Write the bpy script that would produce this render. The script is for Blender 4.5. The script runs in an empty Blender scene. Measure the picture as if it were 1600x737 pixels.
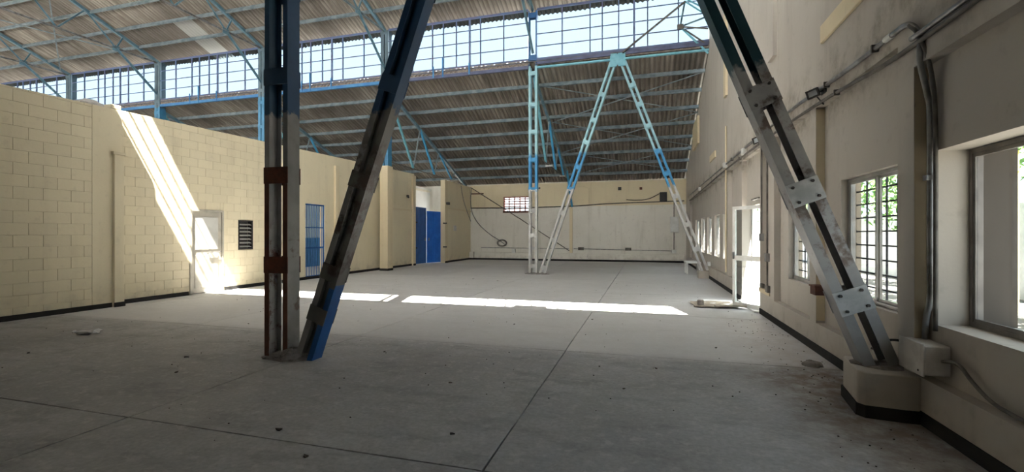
import bpy, bmesh, math, random
from mathutils import Vector, Matrix
random.seed(7)
C = bpy.context.scene.collection
S = bpy.context.scene
# ------------------------------------------------------------------ camera, sky, sun, exposure
YAW = 0.28156
cam_d = bpy.data.cameras.new('camera')
cam_d.sensor_fit = 'HORIZONTAL'; cam_d.sensor_width = 36.0
cam_d.lens = 36.0 * 719.7 / 1600.0
cam_d.shift_y = -(368.5 - 366.3) / 1600.0
cam_d.clip_start = 0.05; cam_d.clip_end = 500
cam = bpy.data.objects.new('camera', cam_d); C.objects.link(cam)
cam.location = (0, 0, 1.5); cam.rotation_euler = (math.pi/2, 0, YAW)
S.camera = cam
w = bpy.data.worlds.new('sky'); S.world = w; w.use_nodes = True
bg = w.node_tree.nodes['Background']
bg.inputs[0].default_value = (0.80, 0.92, 1.0, 1); bg.inputs[1].default_value = 2.2
sun_d = bpy.data.lights.new('sun', 'SUN'); sun_d.energy = 60.0; sun_d.angle = math.radians(0.45)
sun_d.color = (1.0, 0.95, 0.87)
sun = bpy.data.objects.new('sun', sun_d); C.objects.link(sun)
sun.rotation_euler = Vector((-0.16, 0.555, -1.0)).to_track_quat('-Z', 'Y').to_euler()
sun.location = (0, -20, 30)
S.view_settings.view_transform = 'Standard'; S.view_settings.look = 'None'
S.view_settings.gamma = 1.0; S.view_settings.use_curve_mapping = False
S.view_settings.exposure = 1.55

# ------------------------------------------------------------------ node helpers
def new_mat(name):
    m = bpy.data.materials.new(name); m.use_nodes = True
    nt = m.node_tree; b = nt.nodes['Principled BSDF']
    return m, nt, b
def N(nt, t, **k):
    n = nt.nodes.new(t)
    for a, v in k.items(): setattr(n, a, v)
    return n
def pos(nt, scale=(1, 1, 1)):
    g = N(nt, 'ShaderNodeNewGeometry'); m = N(nt, 'ShaderNodeMapping')
    m.inputs['Scale'].default_value = scale
    nt.links.new(g.outputs['Position'], m.inputs['Vector']); return m.outputs[0]
def noise(nt, vec, scale, detail=4, rough=.55):
    n = N(nt, 'ShaderNodeTexNoise'); n.inputs['Scale'].default_value = scale
    n.inputs['Detail'].default_value = detail; n.inputs['Roughness'].default_value = rough
    nt.links.new(vec, n.inputs['Vector']); return n.outputs['Fac']
def ramp(nt, fac, a, b, ca=0.0, cb=1.0):
    r = N(nt, 'ShaderNodeMapRange'); r.interpolation_type = 'SMOOTHSTEP'
    for i, v in zip((1, 2, 3, 4), (a, b, ca, cb)): r.inputs[i].default_value = v
    nt.links.new(fac, r.inputs[0]); return r.outputs[0]
def mix(nt, fac, a, b):
    m = N(nt, 'ShaderNodeMix'); m.data_type = 'RGBA'
    for i, v in ((0, fac), (6, a), (7, b)):
        if isinstance(v, (tuple, list)): m.inputs[i].default_value = (*v[:3], 1)
        elif isinstance(v, (int, float)): m.inputs[i].default_value = v
        else: nt.links.new(v, m.inputs[i])
    return m.outputs[2]
def math_(nt, op, a, b=0.0, c=None):
    m = N(nt, 'ShaderNodeMath', operation=op)
    for i, v in enumerate((a, b) if c is None else (a, b, c)):
        if isinstance(v, (int, float)): m.inputs[i].default_value = v
        else: nt.links.new(v, m.inputs[i])
    return m.outputs[0]
def xyz(nt):
    g = N(nt, 'ShaderNodeNewGeometry'); s = N(nt, 'ShaderNodeSeparateXYZ')
    nt.links.new(g.outputs['Position'], s.inputs[0]); return s.outputs
def bump(nt, b, h, strength=.3, dist=.01):
    n = N(nt, 'ShaderNodeBump'); n.inputs['Strength'].default_value = strength
    n.inputs['Distance'].default_value = dist
    nt.links.new(h, n.inputs['Height']); nt.links.new(n.outputs[0], b.inputs['Normal'])
def simple(name, c1, c2=None, rough=.6, metal=0.0, scale=3.0, bstr=.15, obj_rand=0.0):
    m, nt, b = new_mat(name)
    c2 = c2 or tuple(x * .8 for x in c1)
    p = pos(nt); n = noise(nt, p, scale, 5)
    col = mix(nt, ramp(nt, n, .35, .68), c1, c2)
    if obj_rand:
        oi = N(nt, 'ShaderNodeObjectInfo')
        hs = N(nt, 'ShaderNodeHueSaturation')
        nt.links.new(ramp(nt, oi.outputs['Random'], 0, 1, 1 - obj_rand, 1 + obj_rand), hs.inputs['Value'])
        nt.links.new(col, hs.inputs['Color']); col = hs.outputs[0]
    nt.links.new(col, b.inputs['Base Color'])
    b.inputs['Roughness'].default_value = rough; b.inputs['Metallic'].default_value = metal
    if bstr: bump(nt, b, noise(nt, p, scale * 12, 3), bstr, .004)
    return m

def wall_mat(name, base, grime, amt=.5, topdirt=False, obj_rand=.025):
    m, nt, b = new_mat(name)
    p = pos(nt); ps = pos(nt, (1.6, 1.6, .22))
    n1 = ramp(nt, noise(nt, p, .55, 5), .35, .72)
    n2 = ramp(nt, noise(nt, ps, 2.0, 5), .5, .78)
    n3 = ramp(nt, noise(nt, p, 7, 4), .58, .75)
    col = mix(nt, math_(nt, 'MULTIPLY', n1, .35 * amt), base, grime)
    col = mix(nt, math_(nt, 'MULTIPLY', n2, .55 * amt), col, grime)
    col = mix(nt, math_(nt, 'MULTIPLY', n3, .25 * amt), col, tuple(x * .6 for x in grime))
    if topdirt:   # soot and dust settled along the old conduit run
        z = xyz(nt)[2]
        band = math_(nt, 'MULTIPLY', ramp(nt, z, 2.7, 3.15), ramp(nt, z, 4.0, 3.3))
        nn = ramp(nt, noise(nt, p, 2.4, 5, .7), .42, .7)
        col = mix(nt, math_(nt, 'MULTIPLY', math_(nt, 'MULTIPLY', band, nn), .75), col, (.20, .165, .12))
    z = xyz(nt)[2]
    low = math_(nt, 'MULTIPLY', ramp(nt, z, .55, .05), ramp(nt, noise(nt, p, 3.5, 4), .4, .7))
    col = mix(nt, math_(nt, 'MULTIPLY', low, .35), col, (.30, .26, .20))
    if obj_rand:
        oi = N(nt, 'ShaderNodeObjectInfo'); hs = N(nt, 'ShaderNodeHueSaturation')
        nt.links.new(ramp(nt, oi.outputs['Random'], 0, 1, 1 - obj_rand, 1 + obj_rand), hs.inputs['Value'])
        nt.links.new(col, hs.inputs['Color']); col = hs.outputs[0]
    nt.links.new(col, b.inputs['Base Color']); b.inputs['Roughness'].default_value = .75
    bump(nt, b, noise(nt, p, 22, 5), .25, .006)
    return m

def paint_zone(name, top, bottom, z0, soft=.06, rust=None, ramt=.5, rzone=(0, 3), metal=.0, rough=.45, top2=None, z1=None):
    """two coats of paint that meet at a ragged line at height z0, with optional rust below"""
    m, nt, b = new_mat(name)
    p = pos(nt); z = xyz(nt)[2]
    jit = math_(nt, 'MULTIPLY_ADD', noise(nt, p, 9, 3), .35, -.17)
    zz = math_(nt, 'ADD', z, jit)
    n1 = ramp(nt, noise(nt, p, 4, 5), .35, .7)
    ctop = mix(nt, math_(nt, 'MULTIPLY', n1, .4), top, tuple(x * .55 for x in top))
    if top2:
        ctop = mix(nt, ramp(nt, zz, z1 - .08, z1 + .08), ctop, mix(nt, math_(nt, 'MULTIPLY', n1, .5), top2, tuple(x * .7 for x in top2)))
    cb = mix(nt, math_(nt, 'MULTIPLY', n1, .6), bottom, tuple(x * .62 for x in bottom))
    if rust:
        r = ramp(nt, noise(nt, p, 3.2, 6, .7), .5 - .25 * ramt, .62 - .2 * ramt)
        rz = math_(nt, 'MULTIPLY', ramp(nt, z, rzone[0] - .05, rzone[0] + .05), ramp(nt, z, rzone[1] + .2, rzone[1] - .2))
        cb = mix(nt, math_(nt, 'MULTIPLY', r, rz), cb, mix(nt, n1, rust, tuple(x * .5 for x in rust)))
    f = ramp(nt, zz, z0 - soft, z0 + soft)
    nt.links.new(mix(nt, f, cb, ctop), b.inputs['Base Color'])
    b.inputs['Roughness'].default_value = rough; b.inputs['Metallic'].default_value = metal
    bump(nt, b, noise(nt, p, 40, 4), .25, .004)
    return m

def glass(name, tint, refl=.08, rough=.0):
    m = bpy.data.materials.new(name); m.use_nodes = True; nt = m.node_tree
    for n in list(nt.nodes): nt.nodes.remove(n)
    o = N(nt, 'ShaderNodeOutputMaterial'); t = N(nt, 'ShaderNodeBsdfTransparent'); g = N(nt, 'ShaderNodeBsdfGlossy')
    t.inputs[0].default_value = (*tint, 1); g.inputs['Roughness'].default_value = rough
    mx = N(nt, 'ShaderNodeMixShader'); mx.inputs[0].default_value = refl
    nt.links.new(t.outputs[0], mx.inputs[1]); nt.links.new(g.outputs[0], mx.inputs[2]); nt.links.new(mx.outputs[0], o.inputs[0])
    return m

# ------------------------------------------------------------------ materials
M = {}
CREAM = (.77, .69, .50)
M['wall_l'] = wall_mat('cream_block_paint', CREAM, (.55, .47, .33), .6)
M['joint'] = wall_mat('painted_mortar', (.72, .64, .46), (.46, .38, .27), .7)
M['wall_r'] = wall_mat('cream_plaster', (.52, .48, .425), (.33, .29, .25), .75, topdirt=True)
M['wall_b'] = wall_mat('back_wall_plaster', (.80, .77, .70), (.42, .37, .30), .6)
M['cream_trim'] = wall_mat('cream_trim_paint', (.74, .64, .44), (.5, .4, .27), .5)
M['niche'] = wall_mat('shaded_plaster_edge', (.46, .38, .26), (.28, .21, .14), .8)
M['black'] = simple('black_skirting_paint', (.012, .012, .013), (.02, .019, .018), .9, 0, 6)
M['annex'] = simple('annex_white_wall', (.82, .83, .84), (.74, .75, .77), .8, 0, 1.2)
M['white_wall'] = simple('outdoor_white_wall', (.55, .56, .57), (.42, .44, .45), .8, 0, 1.2)

def floor_mat(tone=0.0):
    m, nt, b = new_mat('concrete_floor')
    p = pos(nt); X, Y, Z = xyz(nt)
    n1 = ramp(nt, noise(nt, p, .5, 6, .6), .3, .72); n2 = ramp(nt, noise(nt, p, 3.3, 6, .68), .35, .7)
    n3 = ramp(nt, noise(nt, p, 28, 4, .6), .3, .75)
    col = mix(nt, n1, (.50, .505, .52), (.33, .33, .34))
    col = mix(nt, math_(nt, 'MULTIPLY', n2, .5), col, (.43, .415, .40))
    col = mix(nt, math_(nt, 'MULTIPLY', n3, .30), col, (.14, .135, .135))
    n4 = ramp(nt, noise(nt, pos(nt, (1, 2.2, 1)), 1.3, 7, .72), .48, .66); n5 = ramp(nt, noise(nt, p, 9, 5, .7), .52, .66)
    col = mix(nt, math_(nt, 'MULTIPLY', n4, .45), col, (.20, .197, .20))
    col = mix(nt, math_(nt, 'MULTIPLY', n5, .40), col, (.60, .59, .58))
    # brown dust washed in along the right wall
    dust = math_(nt, 'MULTIPLY', ramp(nt, math_(nt, 'ADD', X, math_(nt, 'MULTIPLY_ADD', noise(nt, p, 1.6, 5), 1.2, -.6)), .75, 1.7),
                 math_(nt, 'MULTIPLY', ramp(nt, Y, 2.0, 5.0), ramp(nt, Y, 11.0, 7.5)))
    col = mix(nt, math_(nt, 'MULTIPLY', dust, ramp(nt, noise(nt, p, 5, 5, .7), .3, .65)), col, (.19, .145, .11))
    far = ramp(nt, Y, 5.7, 6.1)          # the floor beyond the cross joint is paler
    col = mix(nt, math_(nt, 'MULTIPLY', far, .6), col, (.72, .71, .70))
    oi = N(nt, 'ShaderNodeObjectInfo'); hs = N(nt, 'ShaderNodeHueSaturation')
    nt.links.new(ramp(nt, oi.outputs['Random'], 0, 1, .95, 1.05), hs.inputs['Value'])
    nt.links.new(col, hs.inputs['Color'])
    nt.links.new(hs.outputs[0], b.inputs['Base Color'])
    r = ramp(nt, n2, 0, 1, .62, .82); nt.links.new(r, b.inputs['Roughness'])
    bump(nt, b, noise(nt, p, 14, 6, .65), .22, .006)
    return m
M['floor'] = floor_mat()
M['joint_dark'] = simple('floor_joint_dirt', (.09, .085, .08), (.05, .05, .05), .9)
M['ground'] = simple('outdoor_ground', (.16, .15, .13), (.11, .10, .09), .9, 0, .8)

def sheet_mat():
    m, nt, b = new_mat('weathered_fibre_cement')
    p = pos(nt); ps = pos(nt, (5, .35, .35))
    n1 = ramp(nt, noise(nt, p, .35, 5, .6), .32, .7); n2 = ramp(nt, noise(nt, ps, 1.6, 6, .7), .40, .62)
    col = mix(nt, n1, (.42, .38, .33), (.22, .195, .17))
    col = mix(nt, math_(nt, 'MULTIPLY', n2, .75), col, (.17, .145, .12))
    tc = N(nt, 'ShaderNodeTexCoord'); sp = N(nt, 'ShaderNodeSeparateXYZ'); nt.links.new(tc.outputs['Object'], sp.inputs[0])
    hollow_shade = ramp(nt, sp.outputs[2], .0, .03)     # shading of the corrugation hollows put into the colour
    col = mix(nt, math_(nt, 'MULTIPLY', hollow_shade, .55), col, (.13, .11, .095))
    oi = N(nt, 'ShaderNodeObjectInfo'); hs = N(nt, 'ShaderNodeHueSaturation')
    nt.links.new(ramp(nt, oi.outputs['Random'], 0, 1, .80, 1.16), hs.inputs['Value'])
    nt.links.new(col, hs.inputs['Color']); nt.links.new(hs.outputs[0], b.inputs['Base Color'])
    b.inputs['Roughness'].default_value = .85
    return m
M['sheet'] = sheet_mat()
M['deck'] = simple('roof_outer_grey', (.16, .155, .15), (.10, .10, .095), .9)
m, nt, b = new_mat('translucent_sheet'); b.inputs['Base Color'].default_value = (.46, .46, .44, 1)
b.inputs['Roughness'].default_value = .6
tr = N(nt, 'ShaderNodeBsdfTranslucent'); tr.inputs[0].default_value = (.10, .10, .09, 1)
ad = N(nt, 'ShaderNodeAddShader'); nt.links.new(b.outputs[0], ad.inputs[0]); nt.links.new(tr.outputs[0], ad.inputs[1])
nt.links.new(ad.outputs[0], nt.nodes['Material Output'].inputs[0]); M['skylight'] = m
M['steel_blue'] = simple('weathered_blue_steel', (.10, .20, .27), (.17, .28, .33), .5, 0, 5)
M['purlin'] = simple('grey_blue_purlin_paint', (.24, .29, .31), (.13, .175, .20), .5, 0, 4)
M['bright_blue'] = simple('bright_blue_paint', (.06, .33, .62), (.10, .42, .68), .45, 0, 4)
M['light_blue'] = simple('sky_blue_paint', (.22, .52, .62), (.14, .40, .52), .45, 0, 4)
M['eave'] = simple('eave_blue_paint', (.03, .18, .45), (.06, .25, .5), .45, 0, 3)
M['eave_dull'] = simple('eave_dull_paint', (.10, .12, .22), (.07, .08, .15), .5, 0, 3)
M['mullion'] = simple('window_bar_paint', (.10, .16, .30), (.13, .13, .24), .5, 0, 3)
M['flash'] = simple('dusty_flashing', (.34, .30, .27), (.20, .17, .15), .9, 0, 9)
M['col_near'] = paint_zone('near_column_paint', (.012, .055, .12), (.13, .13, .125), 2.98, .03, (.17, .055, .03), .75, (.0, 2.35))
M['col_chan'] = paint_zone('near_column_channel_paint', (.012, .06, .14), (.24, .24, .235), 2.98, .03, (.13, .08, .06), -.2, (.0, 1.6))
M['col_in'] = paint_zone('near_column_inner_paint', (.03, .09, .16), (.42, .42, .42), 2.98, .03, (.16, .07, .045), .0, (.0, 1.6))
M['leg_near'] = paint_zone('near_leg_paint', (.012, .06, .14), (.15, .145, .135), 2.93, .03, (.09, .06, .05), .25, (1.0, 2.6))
M['leg_in'] = paint_zone('near_leg_inner_lit', (.015, .07, .16), (.27, .265, .255), 2.93, .03, (.09, .06, .05), .1, (1.0, 2.6))  # paler copy of the leg paint: light in the slot put into the colour
M['leg_foot'] = paint_zone('near_leg_blue_foot', (.20, .20, .19), (.008, .10, .33), 1.02, .2)
M['leg_right'] = paint_zone('right_leg_paint', (.016, .065, .085), (.36, .36, .36), 3.02, .03, (.17, .13, .11), -.12, (1.2, 3.0), metal=.25, rough=.42)
M['plate'] = simple('silver_painted_plate', (.52, .53, .53), (.36, .37, .37), .4, .25, 6)
M['far_col'] = paint_zone('far_column_paint', (.05, .30, .60), (.56, .56, .55), 3.2, .03, None, top2=(.30, .55, .63), z1=4.55)
M['far_up'] = paint_zone('clerestory_post_paint', (.03, .12, .30), (.22, .48, .60), 7.6, .1, None)
M['post_l'] = paint_zone('left_post_paint', (.12, .18, .22), (.06, .26, .46), 7.75, .05, None)
M['rust'] = simple('rusty_steel', (.18, .06, .035), (.08, .035, .025), .8, .1, 8)
M['bolt'] = simple('dark_bolt_steel', (.06, .055, .05), (.1, .08, .07), .5, .5, 20)
M['conduit'] = simple('galvanised_conduit', (.33, .33, .33), (.16, .15, .14), .4, .5, 6)
M['conduit_dk'] = simple('dirty_conduit', (.16, .145, .13), (.08, .07, .06), .6, .2, 6)
M['white'] = simple('white_enamel', (.78, .78, .76), (.66, .66, .63), .4, 0, 4)
M['boxwhite'] = simple('off_white_box', (.66, .63, .60), (.52, .49, .46), .5, 0, 8)
M['alu'] = simple('aluminium_frame', (.50, .49, .47), (.36, .35, .33), .35, .4, 5)
M['alu_dk'] = simple('dull_frame', (.26, .24, .22), (.18, .16, .15), .45, .2, 5)
M['grille'] = simple('dark_grille_steel', (.035, .035, .05), (.06, .06, .07), .6, .2, 8)
M['glass'] = glass('window_glass', (.66, .68, .69), .05)
M['glass_hi'] = glass('clerestory_glass', (.42, .455, .475), .03)
M['glass_sun'] = glass('near_clerestory_glass', (.66, .66, .64), .45)
_nt = M['glass_sun'].node_tree; _mx = [n for n in _nt.nodes if n.type == 'MIX_SHADER'][0]   # dusty panes scatter part of the light
_t = N(_nt, 'ShaderNodeBsdfTranslucent'); _t.inputs[0].default_value = (.92, .92, .92, 1); _nt.links.new(_t.outputs[0], _mx.inputs[2])
M['gate'] = simple('gate_blue_paint', (.012, .14, .62), (.02, .18, .7), .45, 0, 3)
M['gate_dk'] = simple('gate_dark_blue_paint', (.015, .10, .34), (.02, .12, .4), .5, 0, 3)
M['door'] = simple('grey_door_paint', (.50, .47, .40), (.36, .34, .29), .5, 0, 3)
M['door_lite'] = simple('pale_door_panel', (.60, .60, .57), (.46, .46, .43), .4, 0, 2)
M['dark'] = simple('near_black', (.02, .02, .02), (.035, .03, .03), .6)
M['lens'] = simple('lamp_lens', (.62, .66, .70), (.5, .53, .56), .25)
M['brick_red'] = simple('pinkish_clay', (.50, .22, .17), (.36, .15, .12), .8)
M['card'] = simple('dirty_cardboard', (.36, .31, .25), (.24, .2, .16), .9, 0, 6)
M['plastic'] = simple('crumpled_white_plastic', (.8, .8, .8), (.65, .65, .65), .4, 0, 10)
M['litter'] = simple('dry_litter', (.05, .045, .04), (.09, .07, .05), .9)
M['soil'] = simple('grey_dust', (.28, .26, .24), (.18, .16, .14), .95, 0, 12)
M['concrete'] = simple('rough_concrete', (.33, .30, .28), (.2, .18, .17), .95, 0, 14, .6)
M['leaf'] = simple('tree_leaf', (.12, .26, .06), (.22, .36, .10), .6, 0, 8, 0)
M['bark'] = simple('tree_bark', (.16, .12, .08), (.1, .08, .06), .9)
M['cyan'] = simple('outdoor_cyan_paint', (.10, .45, .68), (.08, .38, .6), .6)
M['yellow'] = simple('outdoor_yellow_paint', (.75, .55, .12), (.65, .48, .1), .6)
M['outjamb_dk'] = wall_mat('brown_outer_jamb', (.075, .062, .05), (.045, .036, .03), .8)
M['outjamb'] = wall_mat('outer_jamb_plaster', (.40, .35, .28), (.26, .22, .17), .8)

# ------------------------------------------------------------------ mesh helpers
class MB:
    def __init__(s): s.v = []; s.f = []; s.mi = []; s.k = 0
    def box(s, x0, x1, y0, y1, z0, z1): return s.frame(Vector((0, 0, 0)), Vector((1, 0, 0)), Vector((0, 1, 0)), Vector((0, 0, 1)), x0, x1, y0, y1, z0, z1)
    def frame(s, o, ex, ey, ez, x0, x1, y0, y1, z0, z1):
        n = len(s.v)
        for z in (z0, z1):
            for x, y in ((x0, y0), (x1, y0), (x1, y1), (x0, y1)): s.v.append(tuple(o + ex * x + ey * y + ez * z))
        for q in ((0, 3, 2, 1), (4, 5, 6, 7), (0, 1, 5, 4), (1, 2, 6, 5), (2, 3, 7, 6), (3, 0, 4, 7)): s.f.append(tuple(n + i for i in q)); s.mi.append(s.k)
        return s
    def bar(s, p, q, wd, dp, up=(0, 0, 1)):
        p = Vector(p); q = Vector(q); d = q - p; L = d.length; d.normalize(); up = Vector(up)
        if abs(d.dot(up)) > .98: up = Vector((0, 1, 0))
        a = d.cross(up).normalized(); bb = a.cross(d).normalized()
        return s.frame(p, a, bb, d, -wd / 2, wd / 2, -dp / 2, dp / 2, 0, L)
    def angle(s, p, q, wd, th=.008, up=(0, 0, 1)):     # an L-section
        p = Vector(p); q = Vector(q); d = q - p; L = d.length; d.normalize(); up = Vector(up)
        if abs(d.dot(up)) > .98: up = Vector((0, 1, 0))
        a = d.cross(up).normalized(); bb = a.cross(d).normalized()
        s.frame(p, a, bb, d, -wd / 2, wd / 2, wd / 2 - th, wd / 2, 0, L)
        return s.frame(p, a, bb, d, -th / 2, th / 2, -wd / 2, wd / 2 - th, 0, L)
    def tube(s, pts, r, n=8):
        pts = [Vector(p) for p in pts]; rings = []
        prev = None
        for i, p in enumerate(pts):
            d = (pts[min(i + 1, len(pts) - 1)] - pts[max(i - 1, 0)]).normalized()
            up = prev if prev is not None else (Vector((0, 0, 1)) if abs(d.z) < .9 else Vector((1, 0, 0)))
            a = d.cross(up).normalized(); bb = a.cross(d).normalized(); prev = bb
            n0 = len(s.v); rings.append(n0)
            for k in range(n):
                t = 2 * math.pi * k / n; s.v.append(tuple(p + a * (r * math.cos(t)) + bb * (r * math.sin(t))))
        for a0, b0 in zip(rings, rings[1:]):
            for k in range(n): s.f.append((a0 + k, b0 + k, b0 + (k + 1) % n, a0 + (k + 1) % n)); s.mi.append(s.k)
        s.f.append(tuple(rings[0] + k for k in range(n))); s.mi.append(s.k)
        s.f.append(tuple(rings[-1] + k for k in reversed(range(n)))); s.mi.append(s.k)
        return s
    def prism_x(s, poly, x0, x1):      # polygon in YZ, extruded along X
        n0 = len(s.v); n = len(poly)
        for x in (x0, x1):
            for y, z in poly: s.v.append((x, y, z))
        s.f.append(tuple(n0 + i for i in range(n))); s.f.append(tuple(n0 + n + i for i in reversed(range(n)))); s.mi += [s.k] * 2
        for i in range(n): s.f.append((n0 + i, n0 + n + i, n0 + n + (i + 1) % n, n0 + (i + 1) % n)); s.mi.append(s.k)
        return s
    def prism_z(s, poly, z0, z1):
        n0 = len(s.v); n = len(poly)
        for z in (z0, z1):
            for x, y in poly: s.v.append((x, y, z))
        s.f.append(tuple(n0 + i for i in reversed(range(n)))); s.f.append(tuple(n0 + n + i for i in range(n))); s.mi += [s.k] * 2
        for i in range(n): s.f.append((n0 + i, n0 + (i + 1) % n, n0 + n + (i + 1) % n, n0 + n + i)); s.mi.append(s.k)
        return s
    def mesh(s, name, mats):
        me = bpy.data.meshes.new(name); me.from_pydata(s.v, [], s.f)
        for m_ in (mats if isinstance(mats, (list, tuple)) else [mats]): me.materials.append(m_)
        if max(s.mi, default=0): me.polygons.foreach_set('material_index', s.mi)
        bm = bmesh.new(); bm.from_mesh(me); bmesh.ops.recalc_face_normals(bm, faces=bm.faces); bm.to_mesh(me); bm.free()
        return me
    def build(s, name, mats, parent=None, bev=0, smooth=False, **tags):
        me = s.mesh(name, mats)
        if smooth: me.polygons.foreach_set('use_smooth', [True] * len(me.polygons))
        return link(name, me, parent, bev=bev, **tags)
def link(name, me, parent=None, bev=0, loc=None, **tags):
    o = bpy.data.objects.new(name, me); C.objects.link(o)
    if parent is not None: o.parent = parent
    if loc is not None: o.location = loc
    if bev:
        md = o.modifiers.new('bevel', 'BEVEL'); md.width = bev; md.segments = 2; md.limit_method = 'ANGLE'
    for k, v in tags.items(): o[k] = v
    return o
def local(o):          # parts are modelled in world space: undo the parent's own offset
    o.matrix_parent_inverse = Matrix.Translation(-Vector(o.parent.location)); return o
def thing(name, label, category, loc=(0, 0, 0), group=None):
    o = bpy.data.objects.new(name, None); C.objects.link(o); o.location = loc; o.empty_display_size = .2
    o['label'] = label; o['category'] = category
    if group: o['group'] = group
    return o
def part(mb, name, mats, parent, **k):
    o = mb.build(name, mats, parent, **k)
    r = parent
    off = Vector((0, 0, 0))
    while r is not None: off += Vector(r.location); r = r.parent
    o.matrix_parent_inverse = Matrix.Translation(-off) if parent.parent is None else Matrix.Identity(4)
    return o
def solo(mb, name, mats, label, category, group=None, **k):
    o = mb.build(name, mats, None, **k); o['label'] = label; o['category'] = category
    if group: o['group'] = group
    return o
def struct(mb, name, mats, **k): return mb.build(name, mats, None, kind='structure', **k)
def copy_tree(o, parent=None):
    c = o.copy(); C.objects.link(c)
    if parent is not None: c.parent = parent; c.matrix_parent_inverse = o.matrix_parent_inverse.copy()
    for ch in list(o.children): copy_tree(ch, c)
    return c

XR = 2.1; XREC = 2.2; YB = 26.2; YC = 17.0; YN = 4.65; YR = (YC + YN) / 2
ZT, ZG, ZE = 10.0, 8.15, 7.85
SLU = .37; ZRIDGE = ZT + .06 + SLU * (YC - YR); SLL = (ZE - 4.5) / (YB - YC)
XP = [-4.1, -10.43, -16.76, -23.09, -29.42, -35.75]; XFAR = -42.1
YBK = -4.55

# ------------------------------------------------------------------ FLOOR
fl = struct(MB().box(XFAR, 2.39, YBK - .3, YB + .3, -.30, -.032), 'floor', M['joint_dark'])
gx = [-13.38, -10.28, -7.18, -4.08, -.99, 2.24]; gy = [YBK - .2, -3.4, -.36, 2.76, 5.9, 9.0, 12.1, 15.2, 18.3, 21.4, 24.5, YB + .02]
random.seed(3)
for i in range(len(gx) - 1):
    for j in range(len(gy) - 1):
        g = .007
        mb = MB(); x0, x1, y0, y1 = gx[i] + g, gx[i + 1] - g, gy[j] + g, gy[j + 1] - g
        # slab with slightly ragged, chipped edges
        pts = []
        for (ax, ay, bx, by) in ((x0, y0, x1, y0), (x1, y0, x1, y1), (x1, y1, x0, y1), (x0, y1, x0, y0)):
            for k in range(6):
                t = k / 6; pts.append((ax + (bx - ax) * t + random.uniform(-.004, .004), ay + (by - ay) * t + random.uniform(-.004, .004)))
        mb.prism_z(pts, -.03, 0); part(mb, 'slab', M['floor'], fl)
struct(MB().box(-60, 40, -60, 70, -.5, -.31), 'outdoor_ground', M['ground'])
for ys in ((10.0,),):
    pass
struct(MB().box(XFAR, -13.4, YBK, YB, -.031, 0.0), 'floor_annex', M['floor'])
struct(MB().box(2.41, 22, -20, 45, -.3, -.12), 'outdoor_paving', M['ground'])

# ------------------------------------------------------------------ RIGHT WALL
def roofz(y):
    if y > YC: return ZE - SLL * (y - YC)
    if y < YN: return ZE - SLL * (YN - y)
    return ZRIDGE - SLU * abs(y - YR)
WIN = [(2.55, 4.43, .79, 2.16), (4.93, 6.24, .78, 2.14), (7.0, 8.31, .79, 2.14),
       (13.75, 14.75, .80, 2.10), (15.4, 16.5, .80, 2.12), (17.2, 18.4, .80, 2.14), (19.05, 20.3, .80, 2.16), (20.9, 22.5, .80, 2.16)]
WIN[0] = (1.55, 4.43, .79, 2.16)
DOOR_R = (9.75, 11.45, 0.0, 2.12)
XO = 2.72; XO2 = 2.40
mb = MB()
openings = sorted(WIN + [DOOR_R])
ycur = YBK - .3
for (a, b_, z0, z1) in openings:
    xo_ = XO if a < 4.5 else XO2
    mb.box(XREC, xo_, ycur, a, 0, 2.4)
    if z0 > 0: mb.box(XREC, xo_, a, b_, 0, z0)
    mb.box(XREC, xo_, a, b_, z1, 2.4)
    ycur = b_
mb.box(XREC, XO2, ycur, YB + .3, 0, 2.4); mb.box(XO2, XO, 4.43, 4.72, 0, 2.4)
top = [(YBK - .3, 2.4), (YB + .3, 2.4), (YB + .3, roofz(YB + .3) + .03), (YC + .1, roofz(YC + .1)), (YC + .1, roofz(YC) and ZT + .05), (YR, ZRIDGE + .05), (YN - .1, ZT + .05), (YN - .1, ZE + .03), (YBK - .3, roofz(YBK - .3) + .03)]
mb.prism_x(top, XREC, XO2)
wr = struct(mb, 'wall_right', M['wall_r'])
# raised front layer: plinth, piers and the upper wall, round recessed bays
bays = [(-2.0, 4.51, .37, 2.86), (4.76, 6.75, .37, 3.12), (6.99, 8.75, .37, 3.16), (9.02, 9.72, .52, 3.16), (DOOR_R[0], DOOR_R[1], 0, 3.16), (11.5, 13.3, .40, 3.18), (13.55, 24.0, .40, 3.18)]
mb = MB(); yc = YBK - .3
for (a, b_, z0, z1) in bays:
    if a > yc + .001: mb.box(XR, XREC, yc, a, 0, 3.2)
    if z0 > 0: mb.box(XR, XREC, a, b_, 0, z0)
    if z1 < 3.2: mb.box(XR, XREC, a, b_, z1, 3.2)
    yc = b_
mb.box(XR, XREC, yc, YB, 0, 3.2)
top2 = [(y, 3.2 if z == 2.4 else z) for y, z in top]
mb.prism_x(top2, XR, XREC)
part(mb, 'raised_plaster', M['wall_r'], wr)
# pier edges facing away from the light; shade put into the near one's brown
for (y, z0, z1) in ((4.51, .40, 2.85), (6.75, .40, 3.10)):
    part(MB().box(XR + .004, XREC, y - .004, y - .001, z0, z1), 'pier_edge', M['niche'] if y < 5 else M['cream_trim'], wr)
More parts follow.
